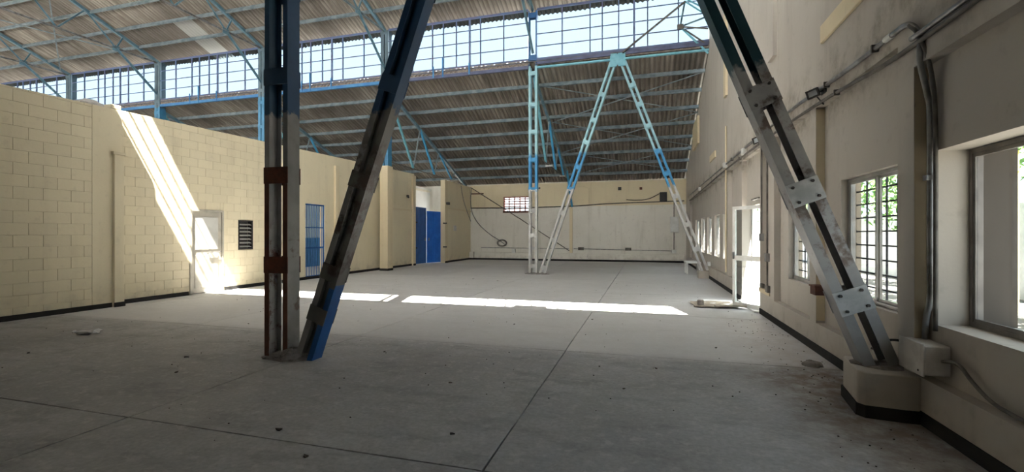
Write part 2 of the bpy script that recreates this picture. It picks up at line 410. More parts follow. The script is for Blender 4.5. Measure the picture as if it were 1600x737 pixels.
# strips high on the gable wall
for i, (y0, y1, z0, z1, t) in enumerate([(8.56, 8.93, 4.48, 9.5, .06), (13.3, 13.62, 5.2, 10.8, .06), (19.9, 21.9, 5.2, 6.3, .08)]):
    struct(MB().box(XR - t, XR, y0, y1, z0, z1), 'trim_%d' % (i + 1), M['cream_trim'] if i else M['wall_r'])
struct(MB().box(XR - .035, XR, 4.6, 6.5, 3.84, 4.06), 'trim_4', M['cream_trim'], bev=.01)
struct(MB().box(XR - .04, XR, 15.4, 16.6, 3.9, 4.1), 'trim_5', M['cream_trim'])
struct(MB().box(XR - .02, XR, 9.0, 9.75, .42, .50), 'trim_6', M['cream_trim'])
# skirting
def skirt(mb, x0, x1, y0, y1, h):
    mb.box(x0, x1, y0, y1, 0.0, h)
mb = MB()
for a, b_ in ((YBK, 4.41), (4.98, 9.75), (11.45, 13.3), (13.3, YB)): mb.box(XR - .012, XR, a, b_, 0, .105)
struct(mb, 'baseboard_right', M['black'])

# windows on the right wall
wn = 0
def frame_ring(mb, x0, x1, a, b_, z0, z1, t):
    mb.box(x0, x1, a, a + t, z0, z1); mb.box(x0, x1, b_ - t, b_, z0, z1)
    mb.box(x0, x1, a + t, b_ - t, z0, z0 + t); mb.box(x0, x1, a + t, b_ - t, z1 - t, z1)
for k, (a, b_, z0, z1) in enumerate(WIN):
    wn += 1
    root = bpy.data.objects.new('window_%d' % wn, None); C.objects.link(root); root['kind'] = 'structure'
    fx = 2.42 if k == 0 else 2.27; xw = XO if k == 0 else XO2
    root.location = (fx + .03, (a + b_) / 2, z0)
    mb = MB(); frame_ring(mb, fx, fx + (.07 if k == 0 else .055), a + .002, b_ - .002, z0 + .002, z1 - .002, .035)
    part(mb, 'window_frame', M['alu_dk'] if k == 0 else M['alu'], root)
    ns = 2 if b_ - a > 1.25 else 1
    for s_ in range(ns):
        p0 = a + .035 + (b_ - a - .07) * s_ / ns; p1 = a + .035 + (b_ - a - .07) * (s_ + 1) / ns
        xo = fx + .005 if s_ else fx + .03
        mb = MB(); frame_ring(mb, xo, xo + .022, p0 - (.015 if s_ else 0), p1, z0 + .037, z1 - .037, .028)
        sa = part(mb, 'sash', M['alu_dk'] if k == 0 else M['alu'], root)
        part(MB().box(xo + .009, xo + .013, p0 + .014, p1 - .028, z0 + .065, z1 - .065), 'pane', M['glass'], sa)
    # iron grille near the outer face
    if k >= 1:
        nv = max(3, round((b_ - a) / .21)); 
        for i in range(1, nv):
            y = a + (b_ - a) * i / nv
            part(MB().box(2.365, 2.38, y - .008, y + .008, z0 + .002, z1 - .002), 'grille_upright', M['grille'], root)
        nh = 9
        for i in range(1, nh):
            z = z0 + (z1 - z0) * i / nh
            part(MB().box(2.35, 2.365, a + .002, b_ - .002, z - .008, z + .008), 'grille_bar', M['grille'], root)
    part(MB().box(fx + .08, xw - .002, a, a + .004, z0, z1).box(fx + .08, xw - .002, b_ - .004, b_, z0, z1), 'outer_jamb', M['outjamb_dk'] if k == 0 else M['outjamb'], root)

# the white half-glazed door
dr = bpy.data.objects.new('door_1', None); C.objects.link(dr); dr['kind'] = 'structure'; dr.location = (2.3, 9.8, 0)
a, b_, z0, z1 = DOOR_R
mb = MB(); mb.box(2.30, 2.38, a + .002, a + .05, 0, z1 - .002); mb.box(2.30, 2.38, b_ - .05, b_ - .002, 0, z1 - .002); mb.box(2.30, 2.38, a + .05, b_ - .05, z1 - .05, z1 - .002)
part(mb, 'door_frame', M['white'], dr)
def leaf(h, e, wdt, hgt, name='door_leaf'):
    h = Vector(h); e = Vector(e); ex = (e - h).normalized(); ez = Vector((0, 0, 1)); ey = ez.cross(ex)
    t = .045; st = .06
    mb = MB()
    for x0, x1, zz0, zz1 in ((0, st, 0, hgt), (wdt - st, wdt, 0, hgt), (st, wdt - st, 0, .09), (st, wdt - st, hgt - .07, hgt), (st, wdt - st, .95, 1.05)):
        mb.frame(h, ex, ey, ez, x0, x1, -t / 2, t / 2, zz0, zz1)
    lf = part(mb, name, M['white'], dr)
    mb = MB(); mb.frame(h, ex, ey, ez, st, wdt - st, -.003, .003, .09, .95); part(mb, 'glass_panel', M['glass'], lf)
    mb = MB(); mb.frame(h, ex, ey, ez, st, wdt - st, -.003, .003, 1.05, hgt - .07); part(mb, 'glass_panel', M['glass'], lf)
    mb = MB(); mb.frame(h, ex, ey, ez, wdt - .05, wdt - .02, .022, .06, .98, 1.12); part(mb, 'door_handle', M['conduit'], lf)
leaf((2.28, 9.84, .02), (1.78, 10.48, .02), .84, 2.06)
leaf((2.44, 11.38, .02), (2.95, 10.9, .02), .78, 2.04)
part(MB().box(2.1, 2.14, 9.9, 10.5, 2.2, 2.23), 'door_closer', M['conduit_dk'], dr)
# threshold step
struct(MB().box(2.0, XO2, a, b_, 0.0, .035), 'trim_7', M['white'], bev=.004)

# ------------------------------------------------------------------ BACK WALL
mb = MB(); yb0, yb1 = YB, YB + .25
V0, V1, VZ0, VZ1 = -8.09, -6.45, 2.88, 3.74
mb.box(-13.0, -12.0, yb0, yb1, 0, 4.5); mb.box(-12.0, -10.5, yb0, yb1, 3.9, 4.5); mb.box(-10.5, V0, yb0, yb1, 0, 4.5); mb.box(V1, XR, yb0, yb1, 0, 4.5); mb.box(V0, V1, yb0, yb1, 0, VZ0); mb.box(V0, V1, yb0, yb1, VZ1, 4.5)  # unseen opening at the left end, added to light the annex wall
mb.box(XFAR, -13.0, yb0, yb1, 0, 4.5)
wb = struct(mb, 'wall_back', M['wall_b'])
part(MB().box(-10.2, V0, YB - .05, YB, 3.12, 4.46).box(V1, XR, YB - .05, YB, 3.12, 4.46).box(V0, V1, YB - .05, YB, VZ1, 4.46), 'upper_band', M['cream_trim'], wb)
part(MB().box(-4.15, -3.98, YB - .06, YB, .46, 3.12), 'pilaster', M['cream_trim'], wb)
part(MB().box(-9.6, -3.1, YB - .16, YB, .1, .44), 'kerb', M['wall_b'], wb, bev=.01)
part(MB().box(-1.6, 2.0, YB - .16, YB, .1, .42), 'kerb', M['wall_b'], wb, bev=.01)
part(MB().box(-10.2, -9.95, YB - .2, YB, 0.1, .46), 'kerb', M['wall_b'], wb, bev=.01)
struct(MB().box(-10.2, 2.09, YB - .20, YB - .17, 0, .10), 'baseboard_back', M['black'])
# vent of clay strips
vr = thing('vent_grille', 'small square vent of pinkish clay strips high on the back wall', 'vent', (-7.3, YB, VZ0))
mb = MB(); mb.box(V0 + .001, V0 + .06, YB - .07, YB + .1, VZ0, VZ1 - .001); mb.box(V1 - .06, V1 - .001, YB - .07, YB + .1, VZ0, VZ1 - .001)
mb.box(V0 + .06, V1 - .06, YB - .07, YB + .1, VZ1 - .07, VZ1 - .001)
part(mb, 'vent_frame', M['brick_red'], vr)
part(MB().box(V0 - .03, V1 + .03, YB - .09, YB + .1, VZ0 - .09, VZ0 + .02), 'sill', M['rust'], vr)
for i in range(1, 5):
    x = V0 + (V1 - V0) * i / 5; part(MB().box(x - .03, x + .03, YB, YB + .1, VZ0 + .02, VZ1 - .07), 'upright', M['brick_red'], vr)
for i in range(1, 6):
    z = VZ0 + (VZ1 - VZ0) * i / 6; part(MB().box(V0 + .06, V1 - .06, YB + .01, YB + .09, z - .032, z + .032), 'strip', M['brick_red'], vr)

# ------------------------------------------------------------------ LEFT WALL
XA, XB, XCW = -10.6, -10.85, -10.2
def ztopA(y): return 4.08 + .013 * (y - 5)
def ztopB(y): return 4.17 + .022 * (y - 7)
th = .016
mbA = MB(); mbA.prism_x([(YBK, 0), (7.05, 0), (7.05, ztopA(7.05)), (YBK, ztopA(YBK))], XA - .22, XA - th)
wlA = struct(mbA, 'wall_left', M['joint'])
part(MB().prism_x([(YBK, 0), (3.6, 0), (3.6, ztopA(3.6)), (YBK, ztopA(YBK))], XA - th, XA), 'plaster', M['wall_l'], wlA)
part(MB().prism_x([(6.5, 0), (7.05, 0), (7.05, ztopA(7.05)), (6.5, ztopA(6.5))], XA - th, XA + .004), 'pier_plaster', M['wall_l'], wlA, bev=.004)
part(MB().box(XA, XA + .07, 6.86, 7.05, 0, 3.16), 'pilaster', M['wall_l'], wlA, bev=.01)
part(MB().box(XA - .02, XA + .09, 6.83, 7.07, 3.16, 3.22), 'pilaster_cap', M['joint'], wlA, bev=.008)
def blocks(par, x, y0, y1, ztop, holes, mat):
    meshes = {}
    H = .213; Wd = .425; row = 0; z = 0.0
    while z < 4.7:
        y = y0 - (Wd / 2 if row % 2 else 0) 
        while y < y1:
            a = max(y, y0); e = min(y + Wd, y1)
            zt = min(z + H, ztop((a + e) / 2))
            segs = [(a, e, z, zt)]
            for (h0, h1, hz0, hz1) in holes:
                ns = []
                for (p, q, r, s_) in segs:
                    if q <= h0 or p >= h1 or s_ <= hz0 or r >= hz1: ns.append((p, q, r, s_)); continue
                    if p < h0: ns.append((p, h0, r, s_))
                    if q > h1: ns.append((h1, q, r, s_))
                    pp, qq = max(p, h0), min(q, h1)
                    if r < hz0: ns.append((pp, qq, r, hz0))
                    if s_ > hz1: ns.append((pp, qq, hz1, s_))
                segs = ns
            for (p, q, r, s_) in segs:
                if q - p < .03 or s_ - r < .03: continue
                g = .002
                key = (round(q - p, 3), round(s_ - r, 3))
                if key not in meshes:
                    w_, h_ = q - p - 2 * g, s_ - r - 2 * g
                    c = .003; mm = MB()   # block face with eased arris
                    n0 = 0
                    mm.v += [(0, 0, 0), (0, w_, 0), (0, w_, h_), (0, 0, h_), (th - c, 0, 0), (th - c, w_, 0), (th - c, w_, h_), (th - c, 0, h_),
                             (th, c, c), (th, w_ - c, c), (th, w_ - c, h_ - c), (th, c, h_ - c)]
                    mm.f += [(0, 3, 2, 1), (0, 1, 5, 4), (1, 2, 6, 5), (2, 3, 7, 6), (3, 0, 4, 7), (4, 5, 9, 8), (5, 6, 10, 9), (6, 7, 11, 10), (7, 4, 8, 11), (8, 9, 10, 11)]
                    mm.mi = [0] * 10
                    meshes[key] = mm.mesh('block', mat)
                o = bpy.data.objects.new('block', meshes[key]); C.objects.link(o); o.parent = par
                o.location = (x - th + random.uniform(-.0006, .0006), p + g, r + g)
            y += Wd
        z += H; row += 1
blocks(wlA, XA, 3.6, 6.5, ztopA, [], M['wall_l'])
# section B with door, louvre and barred opening
DL = (8.75, 9.70, 0, 2.14); LV = (10.17, 10.66, 1.08, 1.90); BG = (12.80, 13.78, .06, 2.54)
mb = MB(); ycur = 7.05
for (a, b_, z0, z1) in (DL, LV, BG):
    mb.box(XB - .22, XB - th, ycur, a, 0, 2.6)
    if z0 > 0: mb.box(XB - .22, XB - th, a, b_, 0, z0)
    mb.box(XB - .22, XB - th, a, b_, z1, 2.6); ycur = b_
mb.box(XB - .22, XB - th, ycur, 20.3, 0, 2.6)
mb.prism_x([(7.05, 2.6), (20.3, 2.6), (20.3, ztopB(20.3)), (7.05, ztopB(7.05))], XB - .22, XB - th)
wlB = struct(mb, 'wall_left.001', M['joint'])
struct(MB().box(XA - .22, XA - .004, 7.0, 7.052, 0, ztopA(7.05) - .01), 'wall_left_return', M['wall_l'])
blocks(wlB, XB, 7.055, 11.7, ztopB, [DL, LV], M['wall_l'])
mb = MB(); mb.box(XB - th, XB, 11.7, BG[0], 0, 2.6); mb.box(XB - th, XB, BG[1], 20.3, 0, 2.6)
mb.box(XB - th, XB, BG[0], BG[1], 0, BG[2]); mb.box(XB - th, XB, BG[0], BG[1], BG[3], 2.6)
mb.prism_x([(11.7, 2.6), (20.3, 2.6), (20.3, ztopB(20.3)), (11.7, ztopB(11.7))], XB - th, XB)
part(mb, 'plaster', M['wall_l'], wlB)
part(MB().box(-10.61, -10.24, 16.88, 17.30, 0, 4.36), 'column_casing', M['cream_trim'], wlB, bev=.008)
for (y0, y1, zt) in ((14.25, 14.45, 4.0), (20.05, 20.3, 4.36)):
    part(MB().box(XB, XB + .09, y0, y1, 0, zt), 'pilaster', M['cream_trim'], wlB, bev=.008)
part(MB().box(XB, XB + .03, 17.3, 20.05, 2.62, 2.70), 'band', M['cream_trim'], wlB)
# section C beyond the gateway
mb = MB(); mb.box(XCW - .2, XCW, 22.45, YB, 0, 4.38)
wlC = struct(mb, 'wall_left.002', M['wall_l'])
part(MB().box(XCW - .21, XCW + .05, 22.38, 22.75, 0, 4.40), 'pilaster', M['cream_trim'], wlC, bev=.008)
part(MB().box(XCW, XCW + .03, 22.75, YB, 2.86, 2.95), 'band', M['cream_trim'], wlC)
mb = MB(); mb.box(XA, XA + .012, YBK, 6.85, 0, .095); mb.box(XA + .07, XA + .082, 6.85, 7.06, 0, .095)
mb.box(XB, XB + .012, 7.06, DL[0] - .03, 0, .095); mb.box(XB, XB + .012, DL[1] + .03, 14.25, 0, .095); mb.box(XB + .09, XB + .1, 14.24, 14.46, 0, .095)
mb.box(XB, XB + .012, 14.46, 16.87, 0, .095); mb.box(-10.61, -10.228, 16.868, 16.88, 0, .095); mb.box(-10.24, -10.228, 16.88, 17.3, 0, .095); mb.box(XB, XB + .012, 16.87, 20.05, 0, .095); mb.box(XB + .09, XB + .102, 20.05, 20.3, 0, .095)
mb.box(XCW + .05, XCW + .062, 22.38, 22.75, 0, .1); mb.box(XCW, XCW + .012, 22.75, YB, 0, .1)
struct(mb, 'baseboard_left', M['black'])
# rooms behind the left wall, white wall beyond the gate
struct(MB().box(-14.2, -14.0, 23.0, YB, 0, 4.7), 'wall_annex', M['annex'])
struct(MB().box(-13.0, -12.9, 20.2, YB, 0, 4.35), 'wall_annex.002', M['annex'])
part(MB().box(-12.9, -12.86, 20.2, YB, 4.1, 4.22), 'band', M['wall_b'], bpy.data.objects['wall_annex.002'])
struct(MB().box(-15.2, -15.1, 13.0, 22.5, 0, 2.9), 'wall_annex.003', simple('annex_pale_blue_paint', (.70, .82, .92), (.6, .74, .86), .8, 0, 1))
part(MB().box(-15.1, -15.09, 13.0, 22.5, 0, 1.35), 'painted_dado', simple('dado_blue_paint', (.10, .30, .62), (.08, .25, .55), .6), bpy.data.objects['wall_annex.003'])

# side door in the left wall
d2 = bpy.data.objects.new('door_2', None); C.objects.link(d2); d2['kind'] = 'structure'; d2.location = (XB, 8.75, 0)
a, b_, z0, z1 = DL
mb = MB(); mb.box(XB - .12, XB + .02, a + .001, a + .05, 0, z1 - .001); mb.box(XB - .12, XB + .02, b_ - .05, b_ - .001, 0, z1 - .001); mb.box(XB - .12, XB + .02, a + .05, b_ - .05, z1 - .05, z1 - .001)
part(mb, 'door_frame', M['door'], d2)
dl = part(MB().box(XB - .06, XB - .02, a + .052, b_ - .052, .02, z1 - .052), 'door_leaf', M['door'], d2)
part(MB().box(XB - .02, XB - .008, a + .15, b_ - .15, 1.12, 1.95), 'door_panel', M['door_lite'], dl, bev=.004)
part(MB().box(XB - .02, XB - .010, a + .15, b_ - .15, .15, .98), 'door_panel', M['door'], dl, bev=.004)
mb = MB(); mb.tube([(XB + .025, a + .45, 1.03), (XB + .025, b_ - .08, 1.05)], .012); mb.tube([(XB - .02, b_ - .12, 1.05), (XB + .025, b_ - .12, 1.05)], .01); mb.tube([(XB - .02, a + .5, 1.03), (XB + .025, a + .5, 1.03)], .01)
part(mb, 'door_handle', M['conduit'], dl)
# louvre window
lv = bpy.data.objects.new('window_9', None); C.objects.link(lv); lv['kind'] = 'structure'; lv.location = (XB, 10.4, 1.08)
a, b_, z0, z1 = LV; mb = MB()
for q in ((a + .001, a + .035, z0 + .001, z1 - .001), (b_ - .035, b_ - .001, z0 + .001, z1 - .001), (a + .035, b_ - .035, z0 + .001, z0 + .035), (a + .035, b_ - .035, z1 - .035, z1 - .001)):
    mb.box(XB - .15, XB + .012, q[0], q[1], q[2], q[3])
part(mb, 'window_frame', M['dark'], lv)
for i in range(7):
    z = z0 + .09 + i * (z1 - z0 - .16) / 6.4
    mb = MB(); mb.frame(Vector((XB - .05, 0, z)), Vector((.9, 0, -.45)).normalized(), Vector((0, 1, 0)), Vector((.45, 0, .9)).normalized(), -.045, .045, a + .036, b_ - .036, -.003, .003)
    part(mb, 'louvre_blade', M['door_lite'], lv)
part(MB().box(XB - .21, XB - .2, a, b_, z0, z1), 'backing', M['dark'], lv)
# barred gate
bgt = bpy.data.objects.new('door_3', None); C.objects.link(bgt); bgt['kind'] = 'structure'; bgt.location = (XB, 13.3, 0)
a, b_, z0, z1 = BG
mb = MB()
for q in ((a + .001, a + .04, z0, z1 - .001), (b_ - .04, b_ - .001, z0, z1 - .001), (a + .04, b_ - .04, z1 - .05, z1 - .001), (a + .04, b_ - .04, 1.02, 1.08), (a + .04, b_ - .04, z0, z0 + .05), (a + .04, b_ - .04, 1.72, 1.76)):
    mb.box(XB - .08, XB - .04, *q)
part(mb, 'gate_frame', M['gate_dk'], bgt)
for i in range(1, 8):
    y = a + (b_ - a) * i / 8; part(MB().tube([(XB - .06, y, z0 + .05), (XB - .06, y, z1 - .05)], .011, 6), 'bar', M['gate_dk'], bgt)
# blue sheet-steel gate leaves
def steel_leaf(h, e, hgt, mat, label, handle=True):
    h = Vector(h); e = Vector(e); L = (e - h).length; ex = (e - h).normalized(); ez = Vector((0, 0, 1)); ey = ez.cross(ex)
    t = thing('gate_leaf', label, 'gate', h)
    mb = MB()
    for q in ((0, .06, 0, hgt), (L - .06, L, 0, hgt), (.06, L - .06, 0, .08), (.06, L - .06, hgt - .06, hgt), (.06, L - .06, 1.35, 1.42), (.06, L - .06, 2.0, 2.05)): mb.frame(h, ex, ey, ez, q[0], q[1], -.025, .025, q[2], q[3])
    part(mb, 'gate_frame', mat, t)
    for z0, z1 in ((.08, 1.35), (1.42, 2.0), (2.05, hgt - .06)):
        for x0, x1 in ((.06, L / 2 - .01), (L / 2 + .01, L - .06)):
            mb = MB(); mb.frame(h, ex, ey, ez, x0, x1, -.006, .006, z0, z1); part(mb, 'sheet_panel', mat, t)
    mb = MB(); mb.frame(h, ex, ey, ez, L / 2 - .01, L / 2 + .01, -.018, .018, .08, hgt - .06); part(mb, 'mullion', mat, t)
    if handle: mb = MB(); mb.frame(h, ex, ey, ez, L - .14, L - .09, -.05, .03, 1.15, 1.3); part(mb, 'latch', M['conduit'], t)
steel_leaf((-11.03, 20.40, .03), (-10.98, 21.80, .03), 2.86, M['gate_dk'], 'darker blue steel gate leaf beside the end of the left wall')
steel_leaf((-10.56, 22.86, .03), (-10.96, 21.90, .03), 2.70, M['gate'], 'bright blue steel gate leaf standing right of the darker leaf')

# ------------------------------------------------------------------ other shell walls
struct(MB().box(XFAR, XO, YBK - .3, YBK, 0, 4.45), 'wall_front', M['wall_l'])
struct(MB().prism_x([(YBK - .3, 0), (YB + .2, 0), (YB + .2, 4.4), (YC, ZE), (YC, ZT), (YR, ZRIDGE), (YN, ZT), (YN, ZE), (YBK - .3, 4.4)], XFAR - .2, XFAR), 'wall_far_left', M['wall_l'])

# ------------------------------------------------------------------ ROOF: corrugated sheets one by one
PITCH = .175; NW = 6; SW = PITCH * NW
def sheet_mesh(L, mat):
    mb = MB(); n = NW * 6
    for (t0, t1) in ((0, L),):
        for t in (t0, t1):
            for i in range(n + 1):
                x = i / n * (SW + .03); mb.v.append((x, t, .034 * math.cos(2 * math.pi * x / PITCH)))
    for i in range(n): mb.f.append((i, i + 1, n + 2 + i, n + 1 + i)); mb.mi.append(0)
    me = mb.mesh('corrugated_sheet', mat); me.polygons.foreach_set('use_smooth', [True] * len(me.polygons)); return me
def lay(root, x_hi, nx, y0, z0, slope, nrow, step, light=()):
    L = step + .12; cs = math.sqrt(1 + slope * slope)
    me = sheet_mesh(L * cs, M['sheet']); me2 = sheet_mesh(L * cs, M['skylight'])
    ang = math.atan(slope)
    for r in range(nrow):
        for c in range(nx):
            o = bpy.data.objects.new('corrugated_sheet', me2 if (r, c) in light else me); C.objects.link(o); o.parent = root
            if (r, c) in light: o['label'] = 'translucent pale sheet'
            y = y0 + r * step
            o.location = (x_hi - (c + 1) * SW, y, z0 + slope * (y - y0) + .012 * ((r + c) % 2))
            o.rotation_euler = (ang + random.uniform(-.003, .003), 0, 0)
# an uncut opaque deck just above the sheets closes the laps
nx = int((XR - XFAR) / SW) + 1
def deck(name, y0, z0, y1, z1):
    up = .05
    return struct(MB().prism_x([(y0, z0 + up), (y1, z1 + up), (y1, z1 + up + .02), (y0, z0 + up + .02)], XFAR, XO2), name, M['deck'])
lo = deck('ceiling', YC - .05, ZE + .13, YB + .3, ZE + .13 - SLL * (YB + .35 - YC))
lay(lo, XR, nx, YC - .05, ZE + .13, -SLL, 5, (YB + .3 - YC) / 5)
up_ = deck('ceiling.001', YR, ZRIDGE + .10, YC + .35, ZRIDGE + .10 - SLU * (YC + .35 - YR))
c0 = int(round((XR + 18.6) / SW))
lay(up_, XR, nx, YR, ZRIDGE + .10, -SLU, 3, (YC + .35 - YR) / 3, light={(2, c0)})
up2 = deck('ceiling.002', YN - .06, ZRIDGE + .10 - SLU * (YR - YN + .06), YR, ZRIDGE + .10)
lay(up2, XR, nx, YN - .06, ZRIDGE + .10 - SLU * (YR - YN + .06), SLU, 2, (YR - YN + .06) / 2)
deck('ceiling.003', YBK - .3, ZE + .13 - SLL * (YN - YBK + .3), YN + .05, ZE + .13)

# ------------------------------------------------------------------ PURLINS
ordn = ['first', 'second', 'third', 'fourth', 'fifth', 'sixth', 'seventh', 'eighth', 'ninth']
def purlin(y, z, slope, label, mat):
    ex = Vector((1, 0, 0)); ey = Vector((0, 1, slope)).normalized(); ez = ex.cross(ey)
    mb = MB(); o = Vector((0, y, z))
    mb.frame(o, ex, ey, ez, XFAR, XR - .01, -.004, .004, -.15, 0)
    mb.frame(o, ex, ey, ez, XFAR, XR - .01, .004, .06, -.15, -.142); mb.frame(o, ex, ey, ez, XFAR, XR - .01, .004, .06, -.008, 0)
    mb.frame(o, ex, ey, ez, XFAR, XR - .01, .052, .06, -.142, -.125)
    solo(mb, 'purlin', mat, label, 'purlin')
for i in range(8):
    y = 18.08 + 1.045 * i
    purlin(y, ZE + .10 - SLL * (y - YC) , -SLL, '%s steel purlin below the high windows, counted down the lower roof' % ordn[i], M['purlin'])
for i in range(6):
    y = 16.08 - 1.0 * i
    purlin(y, ZRIDGE + .065 - SLU * (y - YR), -SLU, '%s steel purlin above the high windows, counted up the upper roof' % ordn[i], M['purlin'])

# ------------------------------------------------------------------ CLERESTORY
def xfrac():
    return [0, .91, 1.94, 2.38, 2.96, 3.50, 3.96, 4.99]
MULL = [[-2.97, -1.94, -1.5, -.92, -.38, .08, 1.11], [-9.15, -8.26, -7.78, -7.22, -6.65, -6.2, -5.25],
        [-15.5, -14.59, -14.12, -13.52, -13.03, -12.48, -11.44], [-21.95, -20.93, -20.46, -19.87, -19.36, -18.79, -17.74]]
MULL.append([x - 6.33 for x in MULL[3]]); MULL.append([x - 12.66 for x in MULL[3]])
ends = [2.1] + XP
wc = 9
for bay in range(6):
    x1 = ends[bay] - (.17 if bay else .0); x0 = ends[bay + 1] + .17
    wc += 1
    root = bpy.data.objects.new('window_%d' % wc, None); C.objects.link(root); root['kind'] = 'structure'; root.location = ((x0 + x1) / 2, YC, ZG)
    xs = MULL[bay]; zs = [ZG + (ZT - ZG) * k / 4 for k in range(5)]
    part(MB().box(x0, x1, YC - .03, YC + .03, ZG - .04, ZG + .02), 'sill_rail', M['mullion'], root)
    part(MB().box(x0, x1, YC - .03, YC + .03, ZT - .03, ZT + .05), 'head_rail', M['mullion'], root)
    for j, x in enumerate(xs):
        t = .034 if j in (4,) else .021
        part(MB().box(x - t, x + t, YC - .025, YC + .025, ZG + .02, ZT - .03), 'mullion', M['mullion'], root)
    for k in (1, 2, 3):
        part(MB().box(x0, x1, YC - .018, YC - .004, zs[k] - .019, zs[k] + .019), 'transom', M['mullion'], root)
    cols = [x0] + xs + [x1]
    for a, b_ in zip(cols, cols[1:]):
        for k in range(4):
            part(MB().box(a + .016, b_ - .016, YC, YC + .004, zs[k] + .016, zs[k + 1] - .016), 'pane', M['glass_hi'], root)
    if bay == 0: part(MB().box(-4.25, -3.95, YC + .16, YC + .165, ZG, ZT), 'pane', M['glass_hi'], root)
    # stub uprights at sill and corrugated flashing, eave beam
    em = M['eave_dull'] if bay in (1,) else M['eave']
    xe1 = ends[bay] - (.16 if bay else .01)
    bm_ = part(MB().box(x0 - .0, xe1, YC - .06, YC + .05, ZE - .07, ZE + (.05 if bay else -.01)), 'eave_beam', M['light_blue'] if bay == 0 else em, root)
    mb = MB(); n = int((x1 - x0) / .0875)
    for i in range(n):
        xa = x0 + (x1 - x0) * i / n; xb = x0 + (x1 - x0) * (i + 1) / n; hh = .025 * (i % 2)
        mb.box(xa, xb, YC - .02, YC + .05, ZE + .05, ZG - .06 + hh + random.uniform(-.015, .015))
    part(mb, 'flashing', M['flash'], root, kind='stuff')
    part(MB().box(x0, x1, YC - .04, YC - .021, ZE + (.14 if bay == 0 else .17), ZE + (.26 if bay == 0 else .21)), 'rail', M['eave_dull'] if bay == 0 else M['mullion'], root)
    if bay in (1, 2, 3):
        for x in (xs[0] + .95, xs[4], xs[2]): part(MB().box(x - .03, x + .03, YC - .08, YC - .061, ZE - .05, ZG + .42 if x == xs[2] else ZG + .1), 'stub', M['eave'], root)
# near clerestory (behind and above the camera; it lets the sun in)
for bay in range(6):
    x1 = ends[bay] - (.17 if bay else .0); x0 = ends[bay + 1] + .17; wc += 1
    root = bpy.data.objects.new('window_%d' % wc, None); C.objects.link(root); root['kind'] = 'structure'; root.location = ((x0 + x1) / 2, YN, ZG)
    xs = MULL[bay]; zs = [ZG + (ZT - ZG) * k / 4 for k in range(5)]
    mb = MB(); mb.box(x0, x1, YN - .03, YN + .03, ZG - .3, ZG + .02); mb.box(x0, x1, YN - .03, YN + .03, ZT - .03, ZT + .1)
    for x in xs: mb.box(x - .03, x + .03, YN - .02, YN + .02, ZG, ZT)
    for k in (1, 2, 3): mb.box(x0, x1, YN - .018, YN, zs[k] - .03, zs[k] + .03)
    mb.box(x0 - .33, x0, YN - .08, YN + .08, ZG - .3, ZT + .1)
    part(mb, 'window_frame', M['mullion'], root)
    me = bpy.data.meshes.new('pane'); me.from_pydata([(x0, YN + .002, ZG + .02), (x1, YN + .002, ZG + .02), (x1, YN + .002, ZT - .03), (x0, YN + .002, ZT - .03)], [], [(0, 1, 2, 3)]); me.materials.append(M['glass_sun'])
    o = link('pane', me, root); o.matrix_parent_inverse = Matrix.Translation(-Vector(root.location))

# ------------------------------------------------------------------ BUILT-UP COLUMNS AND LEGS
def builtup(name, label, cat, p, q, wd, dp, fl, battens, bh, mchan, mbat, yaxis=(0, 1, 0), bolts=False, mats2=None, battenmats=None, th_=.011):
    """two channels facing each other, tied by batten plates; p, q = axis ends"""
    p = Vector(p); q = Vector(q); ez = (q - p).normalized(); ey = Vector(yaxis); ex = ey.cross(ez).normalized()
    if ex.x < 0: ex = -ex
    L = (q - p).length; t = thing(name, label, cat, p)
    for s_ in (-1, 1):
        mb = MB(); a = s_ * wd / 2; b_ = s_ * (wd / 2 - th_); c = s_ * (wd / 2 - fl)
        mb.frame(p, ex, ey, ez, min(a, b_), max(a, b_), -dp / 2, dp / 2, 0, L)
        for y0, y1 in ((-dp / 2, -dp / 2 + th_), (dp / 2 - th_, dp / 2)): mb.frame(p, ex, ey, ez, min(b_, c), max(b_, c), y0, y1, 0, L)
        part(mb, 'channel', (mats2 or {}).get(s_, mchan), t)
    for i, z in enumerate(battens):
        d = z / ez.z if abs(ez.z) > .01 else z
        for ysgn in (-1, 1):
            mb = MB(); y0, y1 = (-dp / 2 - th_, -dp / 2) if ysgn < 0 else (dp / 2, dp / 2 + th_)
            mb.frame(p, ex, ey, ez, -wd / 2 - .006, wd / 2 + .006, y0, y1, d - bh / 2, d + bh / 2)
            bt = part(mb, 'batten_plate', (battenmats or {}).get(i, mbat), t)
            if bolts and ysgn < 0:
                for bx in (-wd / 2 + .045, wd / 2 - .045):
                    for bz in (-bh / 2 + .035, bh / 2 - .035):
                        c0_ = p + ex * bx + ez * (d + bz) + ey * (-dp / 2 - th_)
                        part(MB().tube([c0_, c0_ - ey * .016], .014, 6), 'bolt', M['bolt'], bt)
    return t, ex, ey, ez
NB = [1.13, 2.22, 3.42, 4.5, 5.6, 6.7, 7.7]
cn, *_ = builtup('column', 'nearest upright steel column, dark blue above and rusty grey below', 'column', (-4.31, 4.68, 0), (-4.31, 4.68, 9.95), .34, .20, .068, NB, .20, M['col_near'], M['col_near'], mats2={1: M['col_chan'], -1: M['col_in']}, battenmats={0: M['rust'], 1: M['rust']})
# rusty flange strips on the face towards the room
for s_ in (-1, 1):
    x = -4.31 + s_ * (.17 - .034)
    part(MB().box(x - .034, x + .034, 4.58 - .004, 4.58 - .0005, 0.02, 2.3), 'rusty_flange', M['col_near'], cn)
